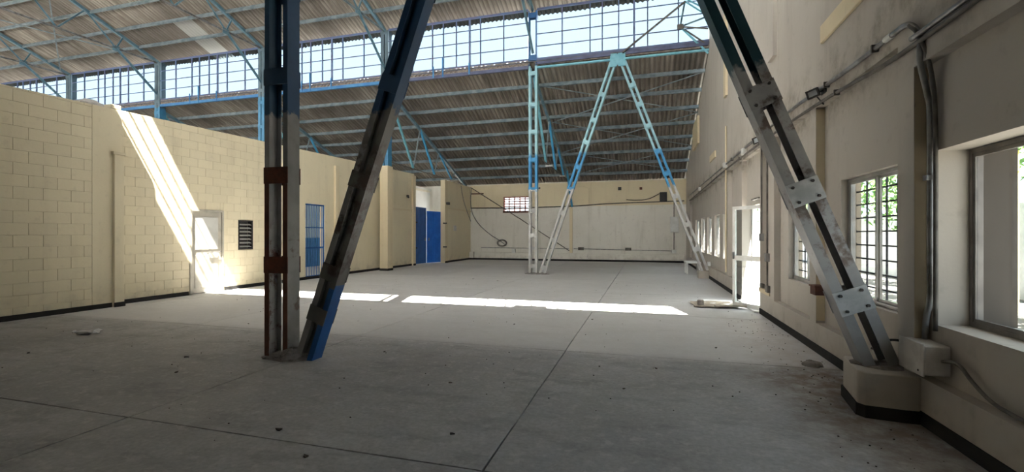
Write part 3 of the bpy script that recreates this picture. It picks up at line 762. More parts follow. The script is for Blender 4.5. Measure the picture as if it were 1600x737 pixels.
# front leg rises to the apex
ap = Vector((-1.0, 4.72, 8.05))
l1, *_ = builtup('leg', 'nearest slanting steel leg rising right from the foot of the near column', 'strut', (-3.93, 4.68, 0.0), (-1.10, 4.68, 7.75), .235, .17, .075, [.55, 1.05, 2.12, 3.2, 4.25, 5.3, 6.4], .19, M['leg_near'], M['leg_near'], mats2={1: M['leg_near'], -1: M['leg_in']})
ez = (Vector((-1.10, 4.68, 7.75)) - Vector((-3.93, 4.68, 0.0))).normalized(); ex = Vector((0, 1, 0)).cross(ez)
mb = MB(); mb.frame(Vector((-3.93, 4.68, 0.0)), ex, Vector((0, 1, 0)), ez, .1177, .1205, -.086, .086, 0.02, 1.0); mb.frame(Vector((-3.93, 4.68, 0.0)), ex, Vector((0, 1, 0)), ez, .05, .1205, -.089, -.0855, 0.02, .95)
part(mb, 'blue_foot', M['leg_foot'], l1)
# concrete lump and rust at the foot
def lump(name, c, r, h, mat, label=None, cat=None, parent=None, seed=1, n=14, rings=5, flat=1.0):
    random.seed(seed); mb = MB(); rs = []
    for k in range(rings):
        t = k / (rings - 1); rr = math.cos(t * math.pi / 2 * .96); zz = math.sin(t * math.pi / 2) * h
        for i in range(n):
            a = 2 * math.pi * i / n; j = 1 + random.uniform(-.16, .16)
            mb.v.append((c[0] + r[0] * rr * j * math.cos(a), c[1] + r[1] * rr * j * math.sin(a), c[2] + zz * (1 + random.uniform(-.15, .15) * (k > 0))))
    for k in range(rings - 1):
        for i in range(n): mb.f.append((k * n + i, k * n + (i + 1) % n, (k + 1) * n + (i + 1) % n, (k + 1) * n + i)); mb.mi.append(0)
    mb.f.append(tuple((rings - 1) * n + i for i in range(n))); mb.f.append(tuple(reversed(range(n)))); mb.mi += [0, 0]
    if parent is not None: return part(mb, name, mat, parent)
    return solo(mb, name, mat, label, cat)
lump('grout_pad', (-4.20, 4.70, 0), (.34, .24), .05, M['concrete'], 'low rough grout pad under the nearest column and leg', 'grout pad', seed=4)
lump('grout_crust', (-4.10, 4.62, 0.02), (.13, .16), .11, M['concrete'], parent=cn, seed=9)

# right leg on its plinth
t_, ex, ey, ez = builtup('leg', 'silver and dark steel leg slanting down to the painted plinth at right', 'strut', (1.93, 4.70, .375), (-.92, 4.70, 7.75), .255, .20, .085,
    [.56, 1.50, 2.38, 3.75, 4.8, 5.9, 6.9], .21, M['leg_right'], M['plate'], bolts=True, battenmats={3: M['leg_right'], 4: M['leg_right'], 5: M['leg_right'], 6: M['leg_right'], 2: M['leg_right']})
mb = MB(); mb.frame(Vector((-1.0, 4.69, 7.9)), Vector((1, 0, 0)), Vector((0, 1, 0)), Vector((0, 0, 1)), -.35, .35, -.17, .17, -.3, .3)
solo(mb, 'apex_gusset', M['steel_blue'], 'gusset box where the near legs meet overhead, above the frame', 'gusset')
# plinth block
mb = MB(); mb.prism_z([(1.77, 4.98), (1.70, 4.50), (1.74, 4.44), (2.0, 4.40), (XR - .001, 4.40), (XR - .001, 4.98)], 0.0, .375)
pl = solo(mb, 'plinth', M['wall_r'], 'cream concrete plinth under the right leg against the wall', 'plinth', bev=.012)
mb = MB(); mb.prism_z([(1.758, 4.992), (1.688, 4.495), (1.734, 4.43), (2.0, 4.388), (XR - .001, 4.388), (XR - .001, 4.402), (2.0, 4.402), (1.742, 4.443), (1.702, 4.50), (1.772, 4.98), (XR - .001, 4.979), (XR - .001, 4.992)], 0.0, .10)
part(mb, 'black_skirting', M['black'], pl)
lump('dust_crust', (1.93, 4.70, .373), (.2, .17), .03, M['soil'], parent=pl, seed=5)

# far frame
FB = [.3, 1.47, 2.4, 3.22, 4.34, 5.4, 6.43, 7.62]
builtup('column', 'thin far column, silver below and blue above, in the middle of the hall', 'column', (-4.1, 17.12, 0), (-4.1, 17.12, 7.9), .33, .22, .085, FB, .15, M['far_col'], M['far_col'])
builtup('clerestory_post', 'dark blue double post above the far middle column', 'post', (-4.1, 17.06, 7.9), (-4.1, 17.06, 9.98), .33, .16, .05, [.3, 1.9], .2, M['far_up'], M['far_up'])
for i, x in enumerate(XP[1:]):
    lab = ['column behind the left wall top, right of the slanting near leg', 'grey and blue column rising behind the left wall, left of the near column', 'blue grey column above the sunlit part of the left wall', 'blue grey column left of the sunlit part of the left wall', 'farthest column hidden mostly behind the left wall'][i]
    zb = 4.36 if i == 0 else 0
    builtup('column', lab, 'column', (x, 17.08, zb), (x, 17.08, 9.98), .34, .30, .15, [q - zb for q in (1.4, 2.5, 3.6, 4.7, 5.4, 6.4, 7.5, 8.05, 9.9) if q > zb], .15, M['post_l'], M['post_l'])
for i, x in enumerate(XP[1:]):      # near row, behind the left wall
    pass
FA = Vector((-.95, 17.12, 8.0))
builtup('leg', 'far slanting leg rising from the middle column to the apex', 'strut', (-3.76, 17.12, 0), (-1.13, 17.12, 7.72), .24, .2, .07, [.25, 1.3, 2.3, 3.2, 4.0, 4.9, 5.7, 6.6], .16, M['far_col'], M['far_col'])
builtup('leg', 'far slanting leg coming down to the right wall beside the windows', 'strut', (1.98, 17.12, .25), (-.77, 17.12, 7.72), .24, .2, .07, [.75, 1.6, 2.6, 3.4, 4.2, 5.1, 5.9, 6.6], .16, M['far_col'], M['far_col'])
g = thing('apex_gusset', 'pair of light blue gusset plates where the far legs meet', 'gusset', FA)
part(MB().box(-1.22, -.98, 16.95, 17.0, 7.55, 8.02), 'gusset_plate', M['light_blue'], g); part(MB().box(-.94, -.68, 16.95, 17.0, 7.55, 8.02), 'gusset_plate', M['light_blue'], g)
part(MB().box(-1.0, -.92, 16.93, 16.99, 7.6, 7.98), 'web_plate', M['light_blue'], g)
lump('grout_pad', (-3.95, 17.1, 0), (.45, .28), .06, M['concrete'], 'low grout pad at the foot of the far middle column', 'grout pad', seed=2)
solo(MB().box(1.75, XR - .015, 16.9, 17.35, 0, .25), 'plinth', M['wall_r'], 'small low plinth under the far right leg by the wall', 'plinth', bev=.01)

# wind bracket by the right end of the high windows
wbk = thing('wind_brace', 'blue angle-iron bracket at the right end of the high windows', 'brace', (1.2, 16.9, 8.7))
A = (1.31, 16.9, 9.53); B = (1.16, 16.9, 8.67); Cc = (2.06, 15.3, 7.93); D = (2.06, 16.95, 7.68); R_ = (2.06, 16.9, 8.92); R2 = (2.06, 16.9, 8.5)
for (p, q, ww, mt) in ((A, B, .06, 'steel_blue'), (A, (2.06, 16.2, 8.55), .05, 'light_blue'), ((1.31, 16.85, 9.6), (2.06, 16.0, 8.65), .05, 'light_blue'), (B, R_, .05, 'steel_blue'), (B, R2, .045, 'conduit_dk'), (B, D, .06, 'light_blue'), (B, (1.95, 16.9, 8.02), .05, 'conduit_dk')):
    part(MB().angle(p, q, ww), 'angle_bar', M[mt], wbk)
part(MB().box(1.06, 1.26, 16.86, 16.9, 8.58, 8.75), 'node_plate', M['conduit_dk'], wbk)
solo(MB().bar((-.78, 16.86, 7.98), (1.31, 16.86, 9.5), .07, .05), 'diagonal_rod', M['conduit_dk'], 'dark diagonal strut from the far apex up across the high windows', 'brace')
solo(MB().bar((-3.9, 16.92, 7.95), (-1.2, 16.92, 7.98), .05, .09), 'beam', M['eave_dull'], 'dark blue horizontal beam left of the far apex', 'beam')
solo(MB().bar((-.68, 16.92, 7.98), (2.06, 16.92, 7.99), .05, .09), 'beam', M['eave_dull'], 'dark blue horizontal beam right of the far apex', 'beam')

# ------------------------------------------------------------------ TRUSSES
def zt_u(y): return ZRIDGE - .07 - SLU * abs(y - YR)
def main_truss(x, label):
    t = thing('roof_truss', label, 'truss', (x, YR, 9.95)); tie = 9.95
    for sgn in (1, -1):
        e = YC - .02 if sgn > 0 else YN + .02
        part(MB().bar((x, e, zt_u(e) + .0), (x, YR, zt_u(YR)), .10, .12), 'rafter', M['steel_blue'], t)
    part(MB().angle((x, YN, tie), (x, YC, tie), .08, .012), 'tie', M['conduit'] if x < -12 else M['purlin'], t)
    for sgn in (1, -1):
        f = (lambda y: y) if sgn > 0 else (lambda y: YC + YN - y)
        part(MB().angle((x, f(15.1), tie), (x, f(17.0), 8.35), .10, .012), 'knee_brace', M['steel_blue'], t)
        part(MB().box(x - .01, x + .01, min(f(15.25), f(14.95)), max(f(15.25), f(14.95)), tie - .12, tie + .12), 'node_plate', M['steel_blue'], t)
        for (ya, yb) in ((15.1, 15.4), (15.1, 13.9), (12.9, 13.9), (12.9, YR)):
            part(MB().angle((x, f(ya), tie), (x, f(yb) if yb != YR else YR, zt_u(yb)), .06, .01), 'web_member', M['steel_blue'], t)
labs = ['roof truss over the far middle column, its knee brace crossing the high windows', 'roof truss seen just left of the slanting near leg', 'roof truss above the high windows just left of the near column', 'roof truss above the high windows at upper left', 'roof truss nearest the left edge of the picture', 'roof truss beyond the left edge of the hall roof']
for x, lb in zip(XP, labs): main_truss(x, lb)
def aisle_truss(x, label, vis):
    t = thing('aisle_truss', label, 'truss', (x, 21.5, 4.6)); zc = 4.6
    f = lambda y: ZE - .02 - SLL * (y - YC) - .14
    part(MB().bar((x, YC + .1, f(YC + .1)), (x, YB - .05, f(YB - .05)), .09, .13), 'rafter', M['steel_blue'], t)
    part(MB().bar((x, YC + .1, zc), (x, YB - .05, zc - .1), .03, .035), 'tie', M['conduit_dk'], t)
    for (a, za, b_, mt, ww) in ((17.2, f(17.3), 19.4, 'light_blue', .10), (20.1, None, 21.65, 'bright_blue', .10), (22.2, None, 23.85, 'bright_blue', .09)):
        part(MB().angle((x, a, za or f(a)), (x, b_, zc), ww, .012, up=(1, 0, 0)), 'web_member', M[mt], t)
    for (a, b_) in ((19.45, 20.1), (21.7, 22.2), (23.9, 24.3)):
        part(MB().bar((x, a, zc), (x, b_, f(b_)), .05, .04), 'web_member', M['purlin'], t)
    if vis:
        part(MB().angle((x + .05, 24.6, f(24.6)), (x + .1, YB - .12, 3.05), .11, .012), 'end_strut', M['bright_blue'], t)
        part(MB().box(x - .06, x + .25, 19.6, 19.72, 4.46, 4.50), 'foot_plate', M['white'], t)
        part(MB().box(x - .06, x + .22, 23.0, 23.1, 4.44, 4.47), 'foot_plate', M['white'], t)
aisle_truss(XP[0], 'blue aisle truss sloping down behind the far middle column', True)
aisle_truss(XP[1], 'blue aisle truss ending near the back left corner of the hall', False)
aisle_truss(XP[2], 'blue aisle truss seen just right of the near column above the wall', False)
aisle_truss(XP[3], 'blue aisle truss above the sunlit stretch of left wall', False)
# rods bracing the lower roof
def f2(y): return ZE - .12 - SLL * (y - YC)
for (y0, y1, n_) in ((17.9, 20.3, 'upper'), (20.3, 22.8, 'middle'), (22.8, 25.2, 'lowest')):
    for k, (xa, xb) in enumerate(((XP[0] + .1, XR - .02), (XR - .02, XP[0] + .1))):
        solo(MB().bar((xa, y0, f2(y0) - .02 * k), (xb, y1, f2(y1) - .02 * k), .045, .03), 'brace_rod', M['purlin'],
             '%s crossed brace under the right end of the lower roof, %s to the back' % (n_, 'falling right' if k == 0 else 'falling left'), 'brace')
for k, (xa, xb) in enumerate(((-29.4, -23.1), (-23.1, -29.4))):
    solo(MB().bar((xa, 12.6, zt_u(12.6) - .1 - .04 * k), (xb, 16.6, zt_u(16.6) - .1 - .04 * k), .05, .04), 'brace_rod', M['purlin'],
         'crossed brace under the upper roof at far left, falling %s' % ('right' if k == 0 else 'left'), 'brace')

# ------------------------------------------------------------------ CONDUITS, LAMPS, BOXES
def smooth(pts, n=5):
    out = []; P = [Vector(p) for p in pts]
    for i in range(len(P) - 1):
        p0 = P[max(i - 1, 0)]; p1 = P[i]; p2 = P[i + 1]; p3 = P[min(i + 2, len(P) - 1)]
        for k in range(n):
            t = k / n
            out.append(.5 * ((2 * p1) + (p2 - p0) * t + (2 * p0 - 5 * p1 + 4 * p2 - p3) * t * t + (3 * p1 - p0 - 3 * p2 + p3) * t ** 3))
    out.append(P[-1]); return out
xc = XR - .03
def clips(root, pts, r):
    for p in pts: part(MB().box(p[0] - r - .008, XR - .0005 if p[0] < XR else XREC, p[1] - .012, p[1] + .012, p[2] - r - .012, p[2] + r + .012), 'clip', M['conduit_dk'], root)
t = thing('conduit', 'upper steel conduit bending down beside the nearest pier of the right wall', 'conduit', (xc, 4.4, 3.2))
cp = [(xc, 24.0, 3.42), (xc, 19.0, 3.40), (xc, 14.0, 3.38), (xc, 9.9, 3.36), (xc, 7.7, 3.34), (xc, 6.75, 3.30), (xc, 5.54, 3.25), (xc, 4.75, 3.24), (xc - .01, 4.53, 3.22), (xc, 4.42, 3.14), (xc + .01, 4.38, 3.02), (xc + .02, 4.40, 2.86), (2.15, 4.42, 2.6), (2.165, 4.42, 2.4), (2.165, 4.42, 1.3), (2.165, 4.42, 1.0), (2.165, 4.47, .84), (2.165, 4.49, .66)]
part(MB().tube(smooth(cp, 4), .022, 8), 'pipe', M['conduit'], t, smooth=True)
clips(t, [(xc, y, z) for y, z in ((6.3, 3.28), (9.2, 3.36), (12.5, 3.37), (5.1, 3.245))], .022)
part(MB().tube([(xc, 4.90, 3.243), (xc, 4.78, 3.241)], .028, 8), 'coupling', M['white'], t)
part(MB().box(2.13, XREC, 4.39, 4.45, 1.93, 1.97), 'clip', M['conduit'], t)
t = thing('conduit', 'second thinner conduit running down behind the first by the near pier', 'conduit', (2.17, 4.3, 3.0))
part(MB().tube(smooth([(xc - .02, 4.47, 3.19), (xc, 4.36, 3.05), (2.14, 4.35, 2.75), (2.17, 4.36, 2.3), (2.17, 4.36, .75)], 5), .016, 7), 'pipe', M['conduit_dk'], t, smooth=True)
t = thing('conduit', 'lower long conduit following the right wall above the windows', 'conduit', (xc, 5, 3.05))
cp = [(xc, 24.0, 3.16), (xc, 18.0, 3.2), (xc, 14.05, 3.24), (xc, 9.6, 3.21), (xc, 6.6, 3.13), (xc, 5.0, 3.03), (xc, 4.2, 3.02), (xc, 3.4, 3.03), (xc, .5, 3.05), (xc, -2.5, 3.05)]
part(MB().tube(smooth(cp, 5), .020, 8), 'pipe', M['conduit_dk'], t, smooth=True)
clips(t, [(xc, y, z) for y, z in ((6.0, 3.1), (8.2, 3.175), (11.5, 3.23), (3.4, 3.03))], .02)
t = thing('conduit', 'conduit leaving the bend towards the top right corner of the picture', 'conduit', (xc, 3.5, 3.1))
part(MB().tube(smooth([(xc - .03, 4.42, 3.06), (xc, 3.87, 3.08), (xc, 2.5, 3.10), (xc, -2.5, 3.12)], 5), .020, 8), 'pipe', M['conduit'], t, smooth=True)
for (y, r, zt, zb, x, lb) in ((9.47, .014, 3.2, 1.5, xc, 'left of two thin conduits dropping right of the white door'), (9.06, .016, 3.2, .55, xc, 'right of two thin conduits dropping right of the white door')):
    t = thing('conduit', lb, 'conduit', (x, y, zb)); part(MB().tube([(x, y, zt), (x, y, zb)], r, 7), 'pipe', M['conduit_dk'], t)
    part(MB().box(XR - .07, XR, y - .045, y + .045, zb - .12 if y > 9.2 else 1.02, zb + .02 if y > 9.2 else 1.17), 'switch_box', M['conduit'], t, bev=.006)
solo(MB().box(XR - .05, XR, 9.38, 9.54, .52, .60), 'socket_box', M['conduit_dk'], 'left of two small sockets low beside the white door', 'socket', bev=.005)
solo(MB().box(XR - .05, XR, 8.98, 9.12, .48, .60), 'socket_box', M['conduit_dk'], 'right of two small sockets low beside the white door', 'socket', bev=.005)
t = thing('conduit', 'vertical conduit on the far pier left of the white door', 'conduit', (xc, 13.42, 0))
part(MB().tube([(xc, 13.42, .5), (xc, 13.42, 4.4)], .022, 7), 'pipe', M['cream_trim'], t)
part(MB().box(XR - .1, XR, 13.34, 13.5, 3.28, 3.42), 'junction_box', M['white'], t)
for y, lb in ((16.69, 'small white box low on the right wall below the far windows'), (19.5, 'tiny white junction box on the far conduit'), (11.0, 'small junction box beside the farther floodlight')):
    z = .52 if y < 17 and y > 12 else 3.3
    solo(MB().box(XR - .09, XR, y - .09, y + .09, z - .07, z + .07), 'junction_box', M['white'], lb, 'box', bev=.008)
def floodlight(c, s_, label):
    t = thing('floodlight', label, 'floodlight', c); c = Vector(c)
    n = Vector((-.50, -.70, -.12)).normalized(); ex = n.cross(Vector((0, 0, 1))).normalized(); ez = ex.cross(n)
    rot = Matrix.Rotation(math.radians(14), 3, n); ex = rot @ ex; ez = rot @ ez
    mb = MB(); w_, h_ = .11 * s_, .085 * s_
    for q in ((-w_, w_, h_ - .018, h_), (-w_, w_, -h_, -h_ + .018), (-w_, -w_ + .018, -h_ + .018, h_ - .018), (w_ - .018, w_, -h_ + .018, h_ - .018)): mb.frame(c, ex, ez, n, q[0], q[1], q[2], q[3], -.02, .022)
    mb.frame(c, ex, ez, n, -w_ * .8, w_ * .8, -h_ * .8, h_ * .8, -.05, -.02)
    part(mb, 'housing', M['dark'], t)
    mb = MB(); mb.frame(c, ex, ez, n, -w_ + .018, w_ - .018, -h_ + .018, h_ - .018, -.019, .005); part(mb, 'lens', M['lens'], t)
    mb = MB(); mb.bar(c - n * .03, (XR, c.y - .02, c.z + .02), .025, .012); mb.box(XR - .012, XR, c.y - .12, c.y + .04, c.z - .02, c.z + .06); part(mb, 'bracket', M['dark'], t)
    part(MB().tube([c - n * .05, (XR - .02, c.y - .08, c.z - .16)], .008, 6), 'cable', M['dark'], t)
floodlight((1.99, 6.50, 3.24), .62, 'black floodlight on the right wall nearer the camera')
floodlight((1.98, 9.4, 3.24), .7, 'black floodlight on the right wall farther away above the white door')
# near junction box
t = thing('junction_box', 'off-white electrical box at the foot of the conduit near the plinth', 'box', (2.08, 4.38, .5))
part(MB().box(2.03, XREC, 4.22, 4.55, .43, .66), 'box_body', M['boxwhite'], t, bev=.012)
part(MB().box(2.018, 2.03, 4.21, 4.56, .42, .67), 'box_cover', M['boxwhite'], t, bev=.006)
part(MB().tube([(2.016, 4.27, .46), (2.012, 4.27, .46)], .008, 8), 'screw', M['dark'], t)
solo(MB().tube(smooth([(2.14, 4.21, .55), (2.15, 4.05, .57), (2.15, 3.9, .49), (2.15, 3.72, .42), (2.15, 3.5, .40), (2.15, 3.0, .385), (2.15, 2.0, .38)], 5), .013, 7), 'cable', M['conduit_dk'], 'thick grey cable sagging right from the near electrical box', 'cable', smooth=True)
solo(MB().tube(smooth([(2.12, 4.56, .56), (2.08, 4.66, .60), (2.0, 4.74, .58), (1.95, 4.86, .48)], 5), .011, 7), 'cable', M['dark'], 'short dark cable between the electrical box and the right leg', 'cable', smooth=True)
t = thing('shelf_bracket', 'small rusty bracket shelf under the window behind the right leg', 'bracket', (2.1, 6.6, .8))
part(MB().box(1.98, XR, 6.40, 6.62, .86, .875), 'shelf_top', M['rust'], t); part(MB().box(1.99, XR, 6.42, 6.60, .76, .86), 'bracket_body', M['rust'], t)
# back wall electrics
t = thing('distribution_box', 'white electrical panel on the back wall near the right corner', 'electrical panel', (1.55, YB, 1.8))
part(MB().box(1.30, 1.72, YB - .15, YB, 1.62, 2.45), 'box_body', M['white'], t, bev=.01); part(MB().box(1.31, 1.71, YB - .165, YB - .15, 1.63, 2.44), 'box_door', M['white'], t, bev=.006)
solo(MB().tube([(1.48, YB - .07, 3.3), (1.48, YB - .07, 2.45)], .022, 7), 'conduit', M['conduit_dk'], 'conduit dropping into the top of the white electrical panel', 'conduit')
solo(MB().tube([(1.48, YB - .07, 1.62), (1.48, YB - .07, .7)], .022, 7), 'conduit', M['conduit_dk'], 'conduit leaving the bottom of the white electrical panel', 'conduit')
solo(MB().box(1.36, 1.6, YB - .19, YB, .5, .68), 'junction_box', M['white'], 'small white box below the electrical panel', 'box', bev=.008)
solo(MB().box(.75, 1.12, YB - .17, YB - .052, 3.28, 3.78), 'junction_box', M['dark'], 'black metal box high on the back wall near the right corner', 'box', bev=.008)
solo(MB().tube(smooth([(.75, YB - .08, 3.72), (.2, YB - .08, 3.45), (-.4, YB - .08, 3.38), (-1.0, YB - .08, 3.42)], 5), .02, 6), 'cable', M['dark'], 'dark cable running left from the black box on the back wall', 'cable', smooth=True)
solo(MB().tube(smooth([(-10.15, YB - .075, 3.1), (-7, YB - .075, 3.08), (-4, YB - .085, 3.12), (-2, YB - .075, 3.22), (.5, YB - .075, 3.27), (2.0, YB - .075, 3.3)], 5), .028, 7), 'conduit', M['conduit_dk'], 'long dark conduit along the back wall below the vent', 'conduit', smooth=True)
solo(MB().tube([(-9.5, YB - .04, .72), (-4.2, YB - .04, .70)], .02, 6), 'conduit', M['conduit'], 'low white conduit along the left half of the back wall', 'conduit')
solo(MB().tube([(-3.9, YB - .04, .70), (1.36, YB - .04, .62)], .02, 6), 'conduit', M['conduit'], 'low white conduit along the right half of the back wall', 'conduit')
for x, lb in ((-6.2, 'left white socket box low on the back wall'), (-.9, 'right dark socket box low on the back wall'), (-3.5, 'middle socket box low on the back wall by the thin pilaster')):
    solo(MB().box(x - .16, x + .16, YB - .08, YB, .62, .78), 'socket_box', M['white'] if x < -5 else M['conduit_dk'], lb, 'socket', bev=.006)
solo(MB().tube([(-3.05, YB - .075, 3.25), (-3.05, YB - .075, 4.1), (-3.3, YB - .075, 4.2), (-4.0, YB - .075, 4.2)], .02, 6), 'conduit', M['cream_trim'], 'thin painted conduit above the ledge right of the pilaster', 'conduit')
solo(MB().tube([(-10.15, YB - .12, 4.35), (-7.1, YB - .12, 2.45), (-4.15, YB - .12, .58)], .024, 6), 'tie_rod', M['conduit_dk'], 'long diagonal grey tie rod across the back wall', 'rod')
cb = thing('cable', 'loose grey cable curving down from the back left corner to a coil', 'cable', (-8.3, YB, .8))
part(MB().tube(smooth([(-10.1, YB - .1, 4.3), (-10.15, YB - .1, 3.6), (-10.05, YB - .1, 2.8), (-9.6, YB - .1, 2.1), (-8.9, YB - .1, 1.5), (-8.4, YB - .1, 1.2), (-7.9, YB - .1, .85)], 5), .022, 6), 'strand', M['conduit'], cb, smooth=True)
for r in (.22, .27):
    part(MB().tube([(-8.15 + r * math.cos(a * .35) * 1.1, YB - .13 - .02 * (r > .25), 1.0 + r * .75 * math.sin(a * .35)) for a in range(19)], .02, 6), 'coil', M['conduit_dk'], cb, smooth=True)
part(MB().box(-7.55, -7.35, YB - .16, YB - .04, .42, .66), 'plug_block', M['white'], cb)
solo(MB().box(-10.1, -9.35, YB - .14, YB - .05, 3.93, 3.99), 'pipe_stub', M['rust'], 'short rusty pipe stub high in the back left corner', 'pipe')
solo(MB().box(-5.95, -5.85, YB - .07, YB - .05, 4.15, 4.25), 'wall_plate', M['conduit_dk'], 'tiny grey plate above the vent on the back wall', 'plate')
for x, s_ in ((-2.05, .14), (-.9, .11)):
    solo(MB().box(x + .6, x + .6 + s_ * 1.3, YB - .062, YB - .05, 3.95, 3.95 + s_ * 1.3), 'wall_plate', M['dark'] if s_ > .12 else M['rust'], '%s square plate high on the back wall, left of the black box' % ('dark' if s_ > .12 else 'smaller rusty'), 'plate')
# left wall bits
t = thing('security_camera', 'small dark camera on the left wall near the blue gates', 'camera', (XB, 19.6, 3.3))
part(MB().tube([(XB + .03, 19.62, 3.3), (XB + .18, 19.4, 3.25)], .05, 8), 'camera_body', M['dark'], t); part(MB().box(XB, XB + .05, 19.55, 19.7, 3.28, 3.38), 'mount', M['dark'], t)
t = thing('wall_lamp', 'small dark lamp on the far stretch of left wall right of the gates', 'lamp', (XCW, 23.0, 3.1))
part(MB().box(XCW + .05, XCW + .2, 22.5, 22.68, 3.08, 3.22), 'lamp_body', M['dark'], t)
for i, (x, y, z) in enumerate(((XCW + .05, 22.36, 2.1), (XCW + .05, 22.36, .85), (XB + .05, 20.32, 2.1), (XB + .05, 20.32, .85))):
    part(MB().tube([(x - .1, y, z), (x + .1, y + (.0), z)], .035, 7), 'gate_hinge', M['dark'], wlC if i < 2 else wlB)
solo(MB().tube(smooth([(XCW + .04, 24.6, 4.3), (XCW + .04, 24.9, 3.6), (XCW + .04, 25.5, 2.9), (XCW + .05, 26.1, 2.3)], 4), .018, 6), 'cable', M['conduit'], 'grey cable hanging on the left wall beside the back corner', 'cable')
solo(MB().box(XCW, XCW + .02, 23.6, 24.0, 1.72, 2.0), 'wall_plate', M['boxwhite'], 'pale plate on the wall right of the blue gates', 'plate')
# lump of cloth and a white block on top of the left wall
lump('cloth_bundle', (-10.72, 6.55, 4.08), (.12, .26), .13, M['boxwhite'], 'crumpled pale cloth lying on top of the left wall', 'cloth', seed=11)
solo(MB().box(-10.82, -10.6, 6.84, 7.04, ztopA(7) - .0, ztopA(7) + .10), 'cap_block', M['joint'], 'pale end block on top of the left wall corner', 'block', bev=.02)
solo(MB().tube([(XA - .12, YBK, ztopA(YBK) + .012), (XA - .12, 6.8, ztopA(6.8) + .012)], .012, 6), 'wall_top_cable', M['conduit_dk'], 'dark cable along the top of the nearest left wall', 'cable')
solo(MB().tube([(XB - .1, 7.1, ztopB(7.1) + .012), (XB - .1, 17.7, ztopB(17.7) + .012)], .012, 6), 'wall_top_cable', M['conduit_dk'], 'dark cable along the top of the sunlit left wall', 'cable')

# ------------------------------------------------------------------ LOOSE THINGS ON THE FLOOR
t = thing('bench', 'low white bench under the far right windows by the slanting leg', 'bench', (1.72, 18.9, 0))
part(MB().box(1.47, 2.02, 18.6, 19.5, .41, .47), 'bench_top', M['white'], t, bev=.01)
for x in (1.50, 1.93):
    for y in (18.64, 19.40): part(MB().box(x, x + .06, y, y + .06, 0, .41), 'leg', M['white'], t)
def crumple(name, poly_c, sx, sy, h, mat, label, cat, seed, n=9, rot=0):
    random.seed(seed); mb = MB(); cs, sn = math.cos(rot), math.sin(rot)
    top_ = []
    for i in range(n):
        for j in range(n):
            u = (i / (n - 1) - .5) * sx * (1 + random.uniform(-.05, .05)); v = (j / (n - 1) - .5) * sy * (1 + random.uniform(-.05, .05))
            mb.v.append((poly_c[0] + cs * u - sn * v, poly_c[1] + sn * u + cs * v, .006 + random.random() * h))
    for i in range(n - 1):
        for j in range(n - 1): mb.f.append((i * n + j, (i + 1) * n + j, (i + 1) * n + j + 1, i * n + j + 1)); mb.mi.append(0)
    o = solo(mb, name, mat, label, cat)
    md = o.modifiers.new('thickness', 'SOLIDIFY'); md.thickness = .006; md.offset = -1; return o
crumple('cardboard_sheet', (1.38, 10.55), .85, .75, .035, M['card'], 'dirty flattened cardboard sheet on the floor before the white door', 'cardboard', 3, 7, .1)
crumple('plastic_sheet', (1.55, 10.95), .8, .6, .03, M['plastic'], 'pale plastic sheet lying behind the cardboard at the white door', 'plastic sheet', 8, 7, -.2)
solo(MB().box(1.05, 1.17, 10.28, 10.40, .03, .14), 'debris_block', M['concrete'], 'small grey lump on the left end of the cardboard', 'rubble', bev=.015)
solo(MB().bar((1.36, 10.16, .045), (1.95, 10.22, .065), .10, .03), 'broken_board', M['card'], 'brown broken board on the near edge of the cardboard', 'board')
crumple('plastic_scrap', (-8.08, 4.9), .30, .16, .07, M['plastic'], 'crumpled white plastic scrap on the floor by the left wall', 'plastic scrap', 5, 6, .6)
lump('dust_heap', (1.84, 6.02, 0), (.10, .09), .06, M['soil'], 'small grey heap of dust near the right skirting', 'dust', seed=3)
random.seed(21)
spots = [(-5.4, 4.3), (-4.9, 3.8), (-6.2, 2.6), (-7.5, 3.9), (-3.2, 5.2), (-1.9, 4.3), (-.5, 5.3), (.12, 5.4), (-.2, 4.6), (-2.7, 2.9), (-2.2, 2.6), (-1.4, 3.2), (-3.6, 11.5), (-5.2, 13.0), (-4.6, 14.2), (-5.6, 14.6), (-2.1, 7.4), (.9, 6.6), (-.9, 8.2), (-6.4, 6.2)]
for i, (x, y) in enumerate(spots):
    mb = MB(); a = random.random() * 3; r = random.uniform(.012, .028)
    mb.prism_z([(x + r * 1.6 * math.cos(a), y + r * 1.6 * math.sin(a)), (x + r * .7 * math.cos(a + 1.2), y + r * .7 * math.sin(a + 1.2)), (x + r * math.cos(a + 2.6), y + r * math.sin(a + 2.6)), (x + r * .8 * math.cos(a + 4.2), y + r * .8 * math.sin(a + 4.2))], .001, .010)
    solo(mb, 'floor_crumb', M['litter'], 'tiny dark crumb of litter on the concrete floor', 'litter', 'dark crumbs scattered on the floor')
mb = MB()
for i in range(420):
    x = random.uniform(-9.5, 2.0); y = random.uniform(2.3, 15); r = random.uniform(.002, .007)
    if random.random() < .3: x = random.uniform(1.3, 2.05); y = random.uniform(3, 9)
    if 1.6 < x and 4.3 < y < 5.05: continue
    mb.box(x - r, x + r, y - r * .7, y + r * .7, .0005, .001 + r)
solo(mb, 'floor_grit', M['litter'], 'fine dark grit scattered over the concrete floor', 'grit', kind='stuff')

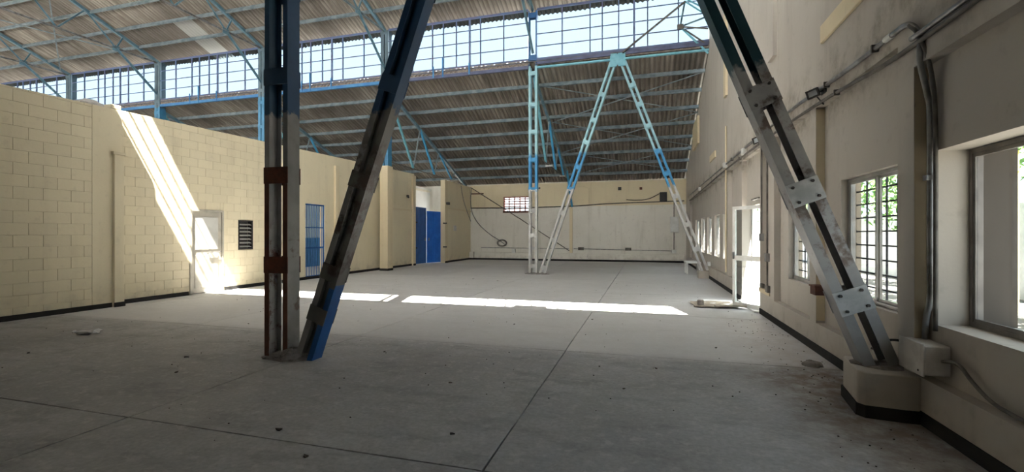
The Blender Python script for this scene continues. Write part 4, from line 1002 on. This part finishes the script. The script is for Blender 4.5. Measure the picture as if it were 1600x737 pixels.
# ------------------------------------------------------------------ OUTSIDE THE RIGHT WINDOWS
struct(MB().box(XO2, 3.35, YBK, 9.2, 2.42, 2.54), 'window_canopy', M['white_wall'])
solo(MB().box(9.0, 9.25, -12, 40, -.12, 2.3), 'boundary_wall', M['white_wall'], 'white boundary wall outside the right windows', 'wall')
for i, y in enumerate((9.6, 12.6, 16.4)):
    solo(MB().box(8.9, 9.0, y, y + 1.7, .2, 2.2), 'painted_board', M['cyan'], '%s cyan board on the boundary wall outside the windows' % ['nearest', 'middle', 'farthest'][i], 'board')
for i, y in enumerate((10.2, 11.8, 14.5)):
    solo(MB().tube([(7.2, y, -.12), (7.2, y, 3.2)], .06, 8), 'yellow_post', M['yellow'], '%s yellow post in the yard outside the windows' % ['nearest', 'middle', 'farthest'][i], 'post')
def tree(x, y, h, r, seed, label):
    random.seed(seed); t = thing('tree', label, 'tree', (x, y, -.12))
    part(MB().tube([(x, y, -.12), (x + .1, y, h * .4), (x, y + .1, h * .75)], .12, 8), 'trunk', M['bark'], t)
    mb = MB()
    for i in range(1500):
        d = Vector((random.gauss(0, 1), random.gauss(0, 1), random.gauss(0, .8))).normalized() * r * random.uniform(.45, 1)
        c = Vector((x, y, h)) + d; a = Vector((random.gauss(0, 1), random.gauss(0, 1), random.gauss(0, 1))).normalized(); b2 = a.orthogonal().normalized()
        n0 = len(mb.v); s_ = random.uniform(.08, .16)
        mb.v += [tuple(c - a * s_), tuple(c + b2 * s_ * .45), tuple(c + a * s_), tuple(c - b2 * s_ * .45)]; mb.f.append((n0, n0 + 1, n0 + 2, n0 + 3)); mb.mi.append(0)
    part(mb, 'foliage', M['leaf'], t, kind='stuff')
tree(6.6, 12.8, 3.4, 1.5, 31, 'nearest leafy green tree outside the second window')
tree(7.6, 17.0, 3.2, 1.7, 32, 'middle leafy green tree outside the windows')
tree(6.4, 24.0, 3.2, 1.8, 33, 'farthest leafy green tree outside the small windows')
tree(7.4, 8.3, 3.6, 1.3, 34, 'leafy green tree outside the nearest window')
for im in list(bpy.data.images): pass
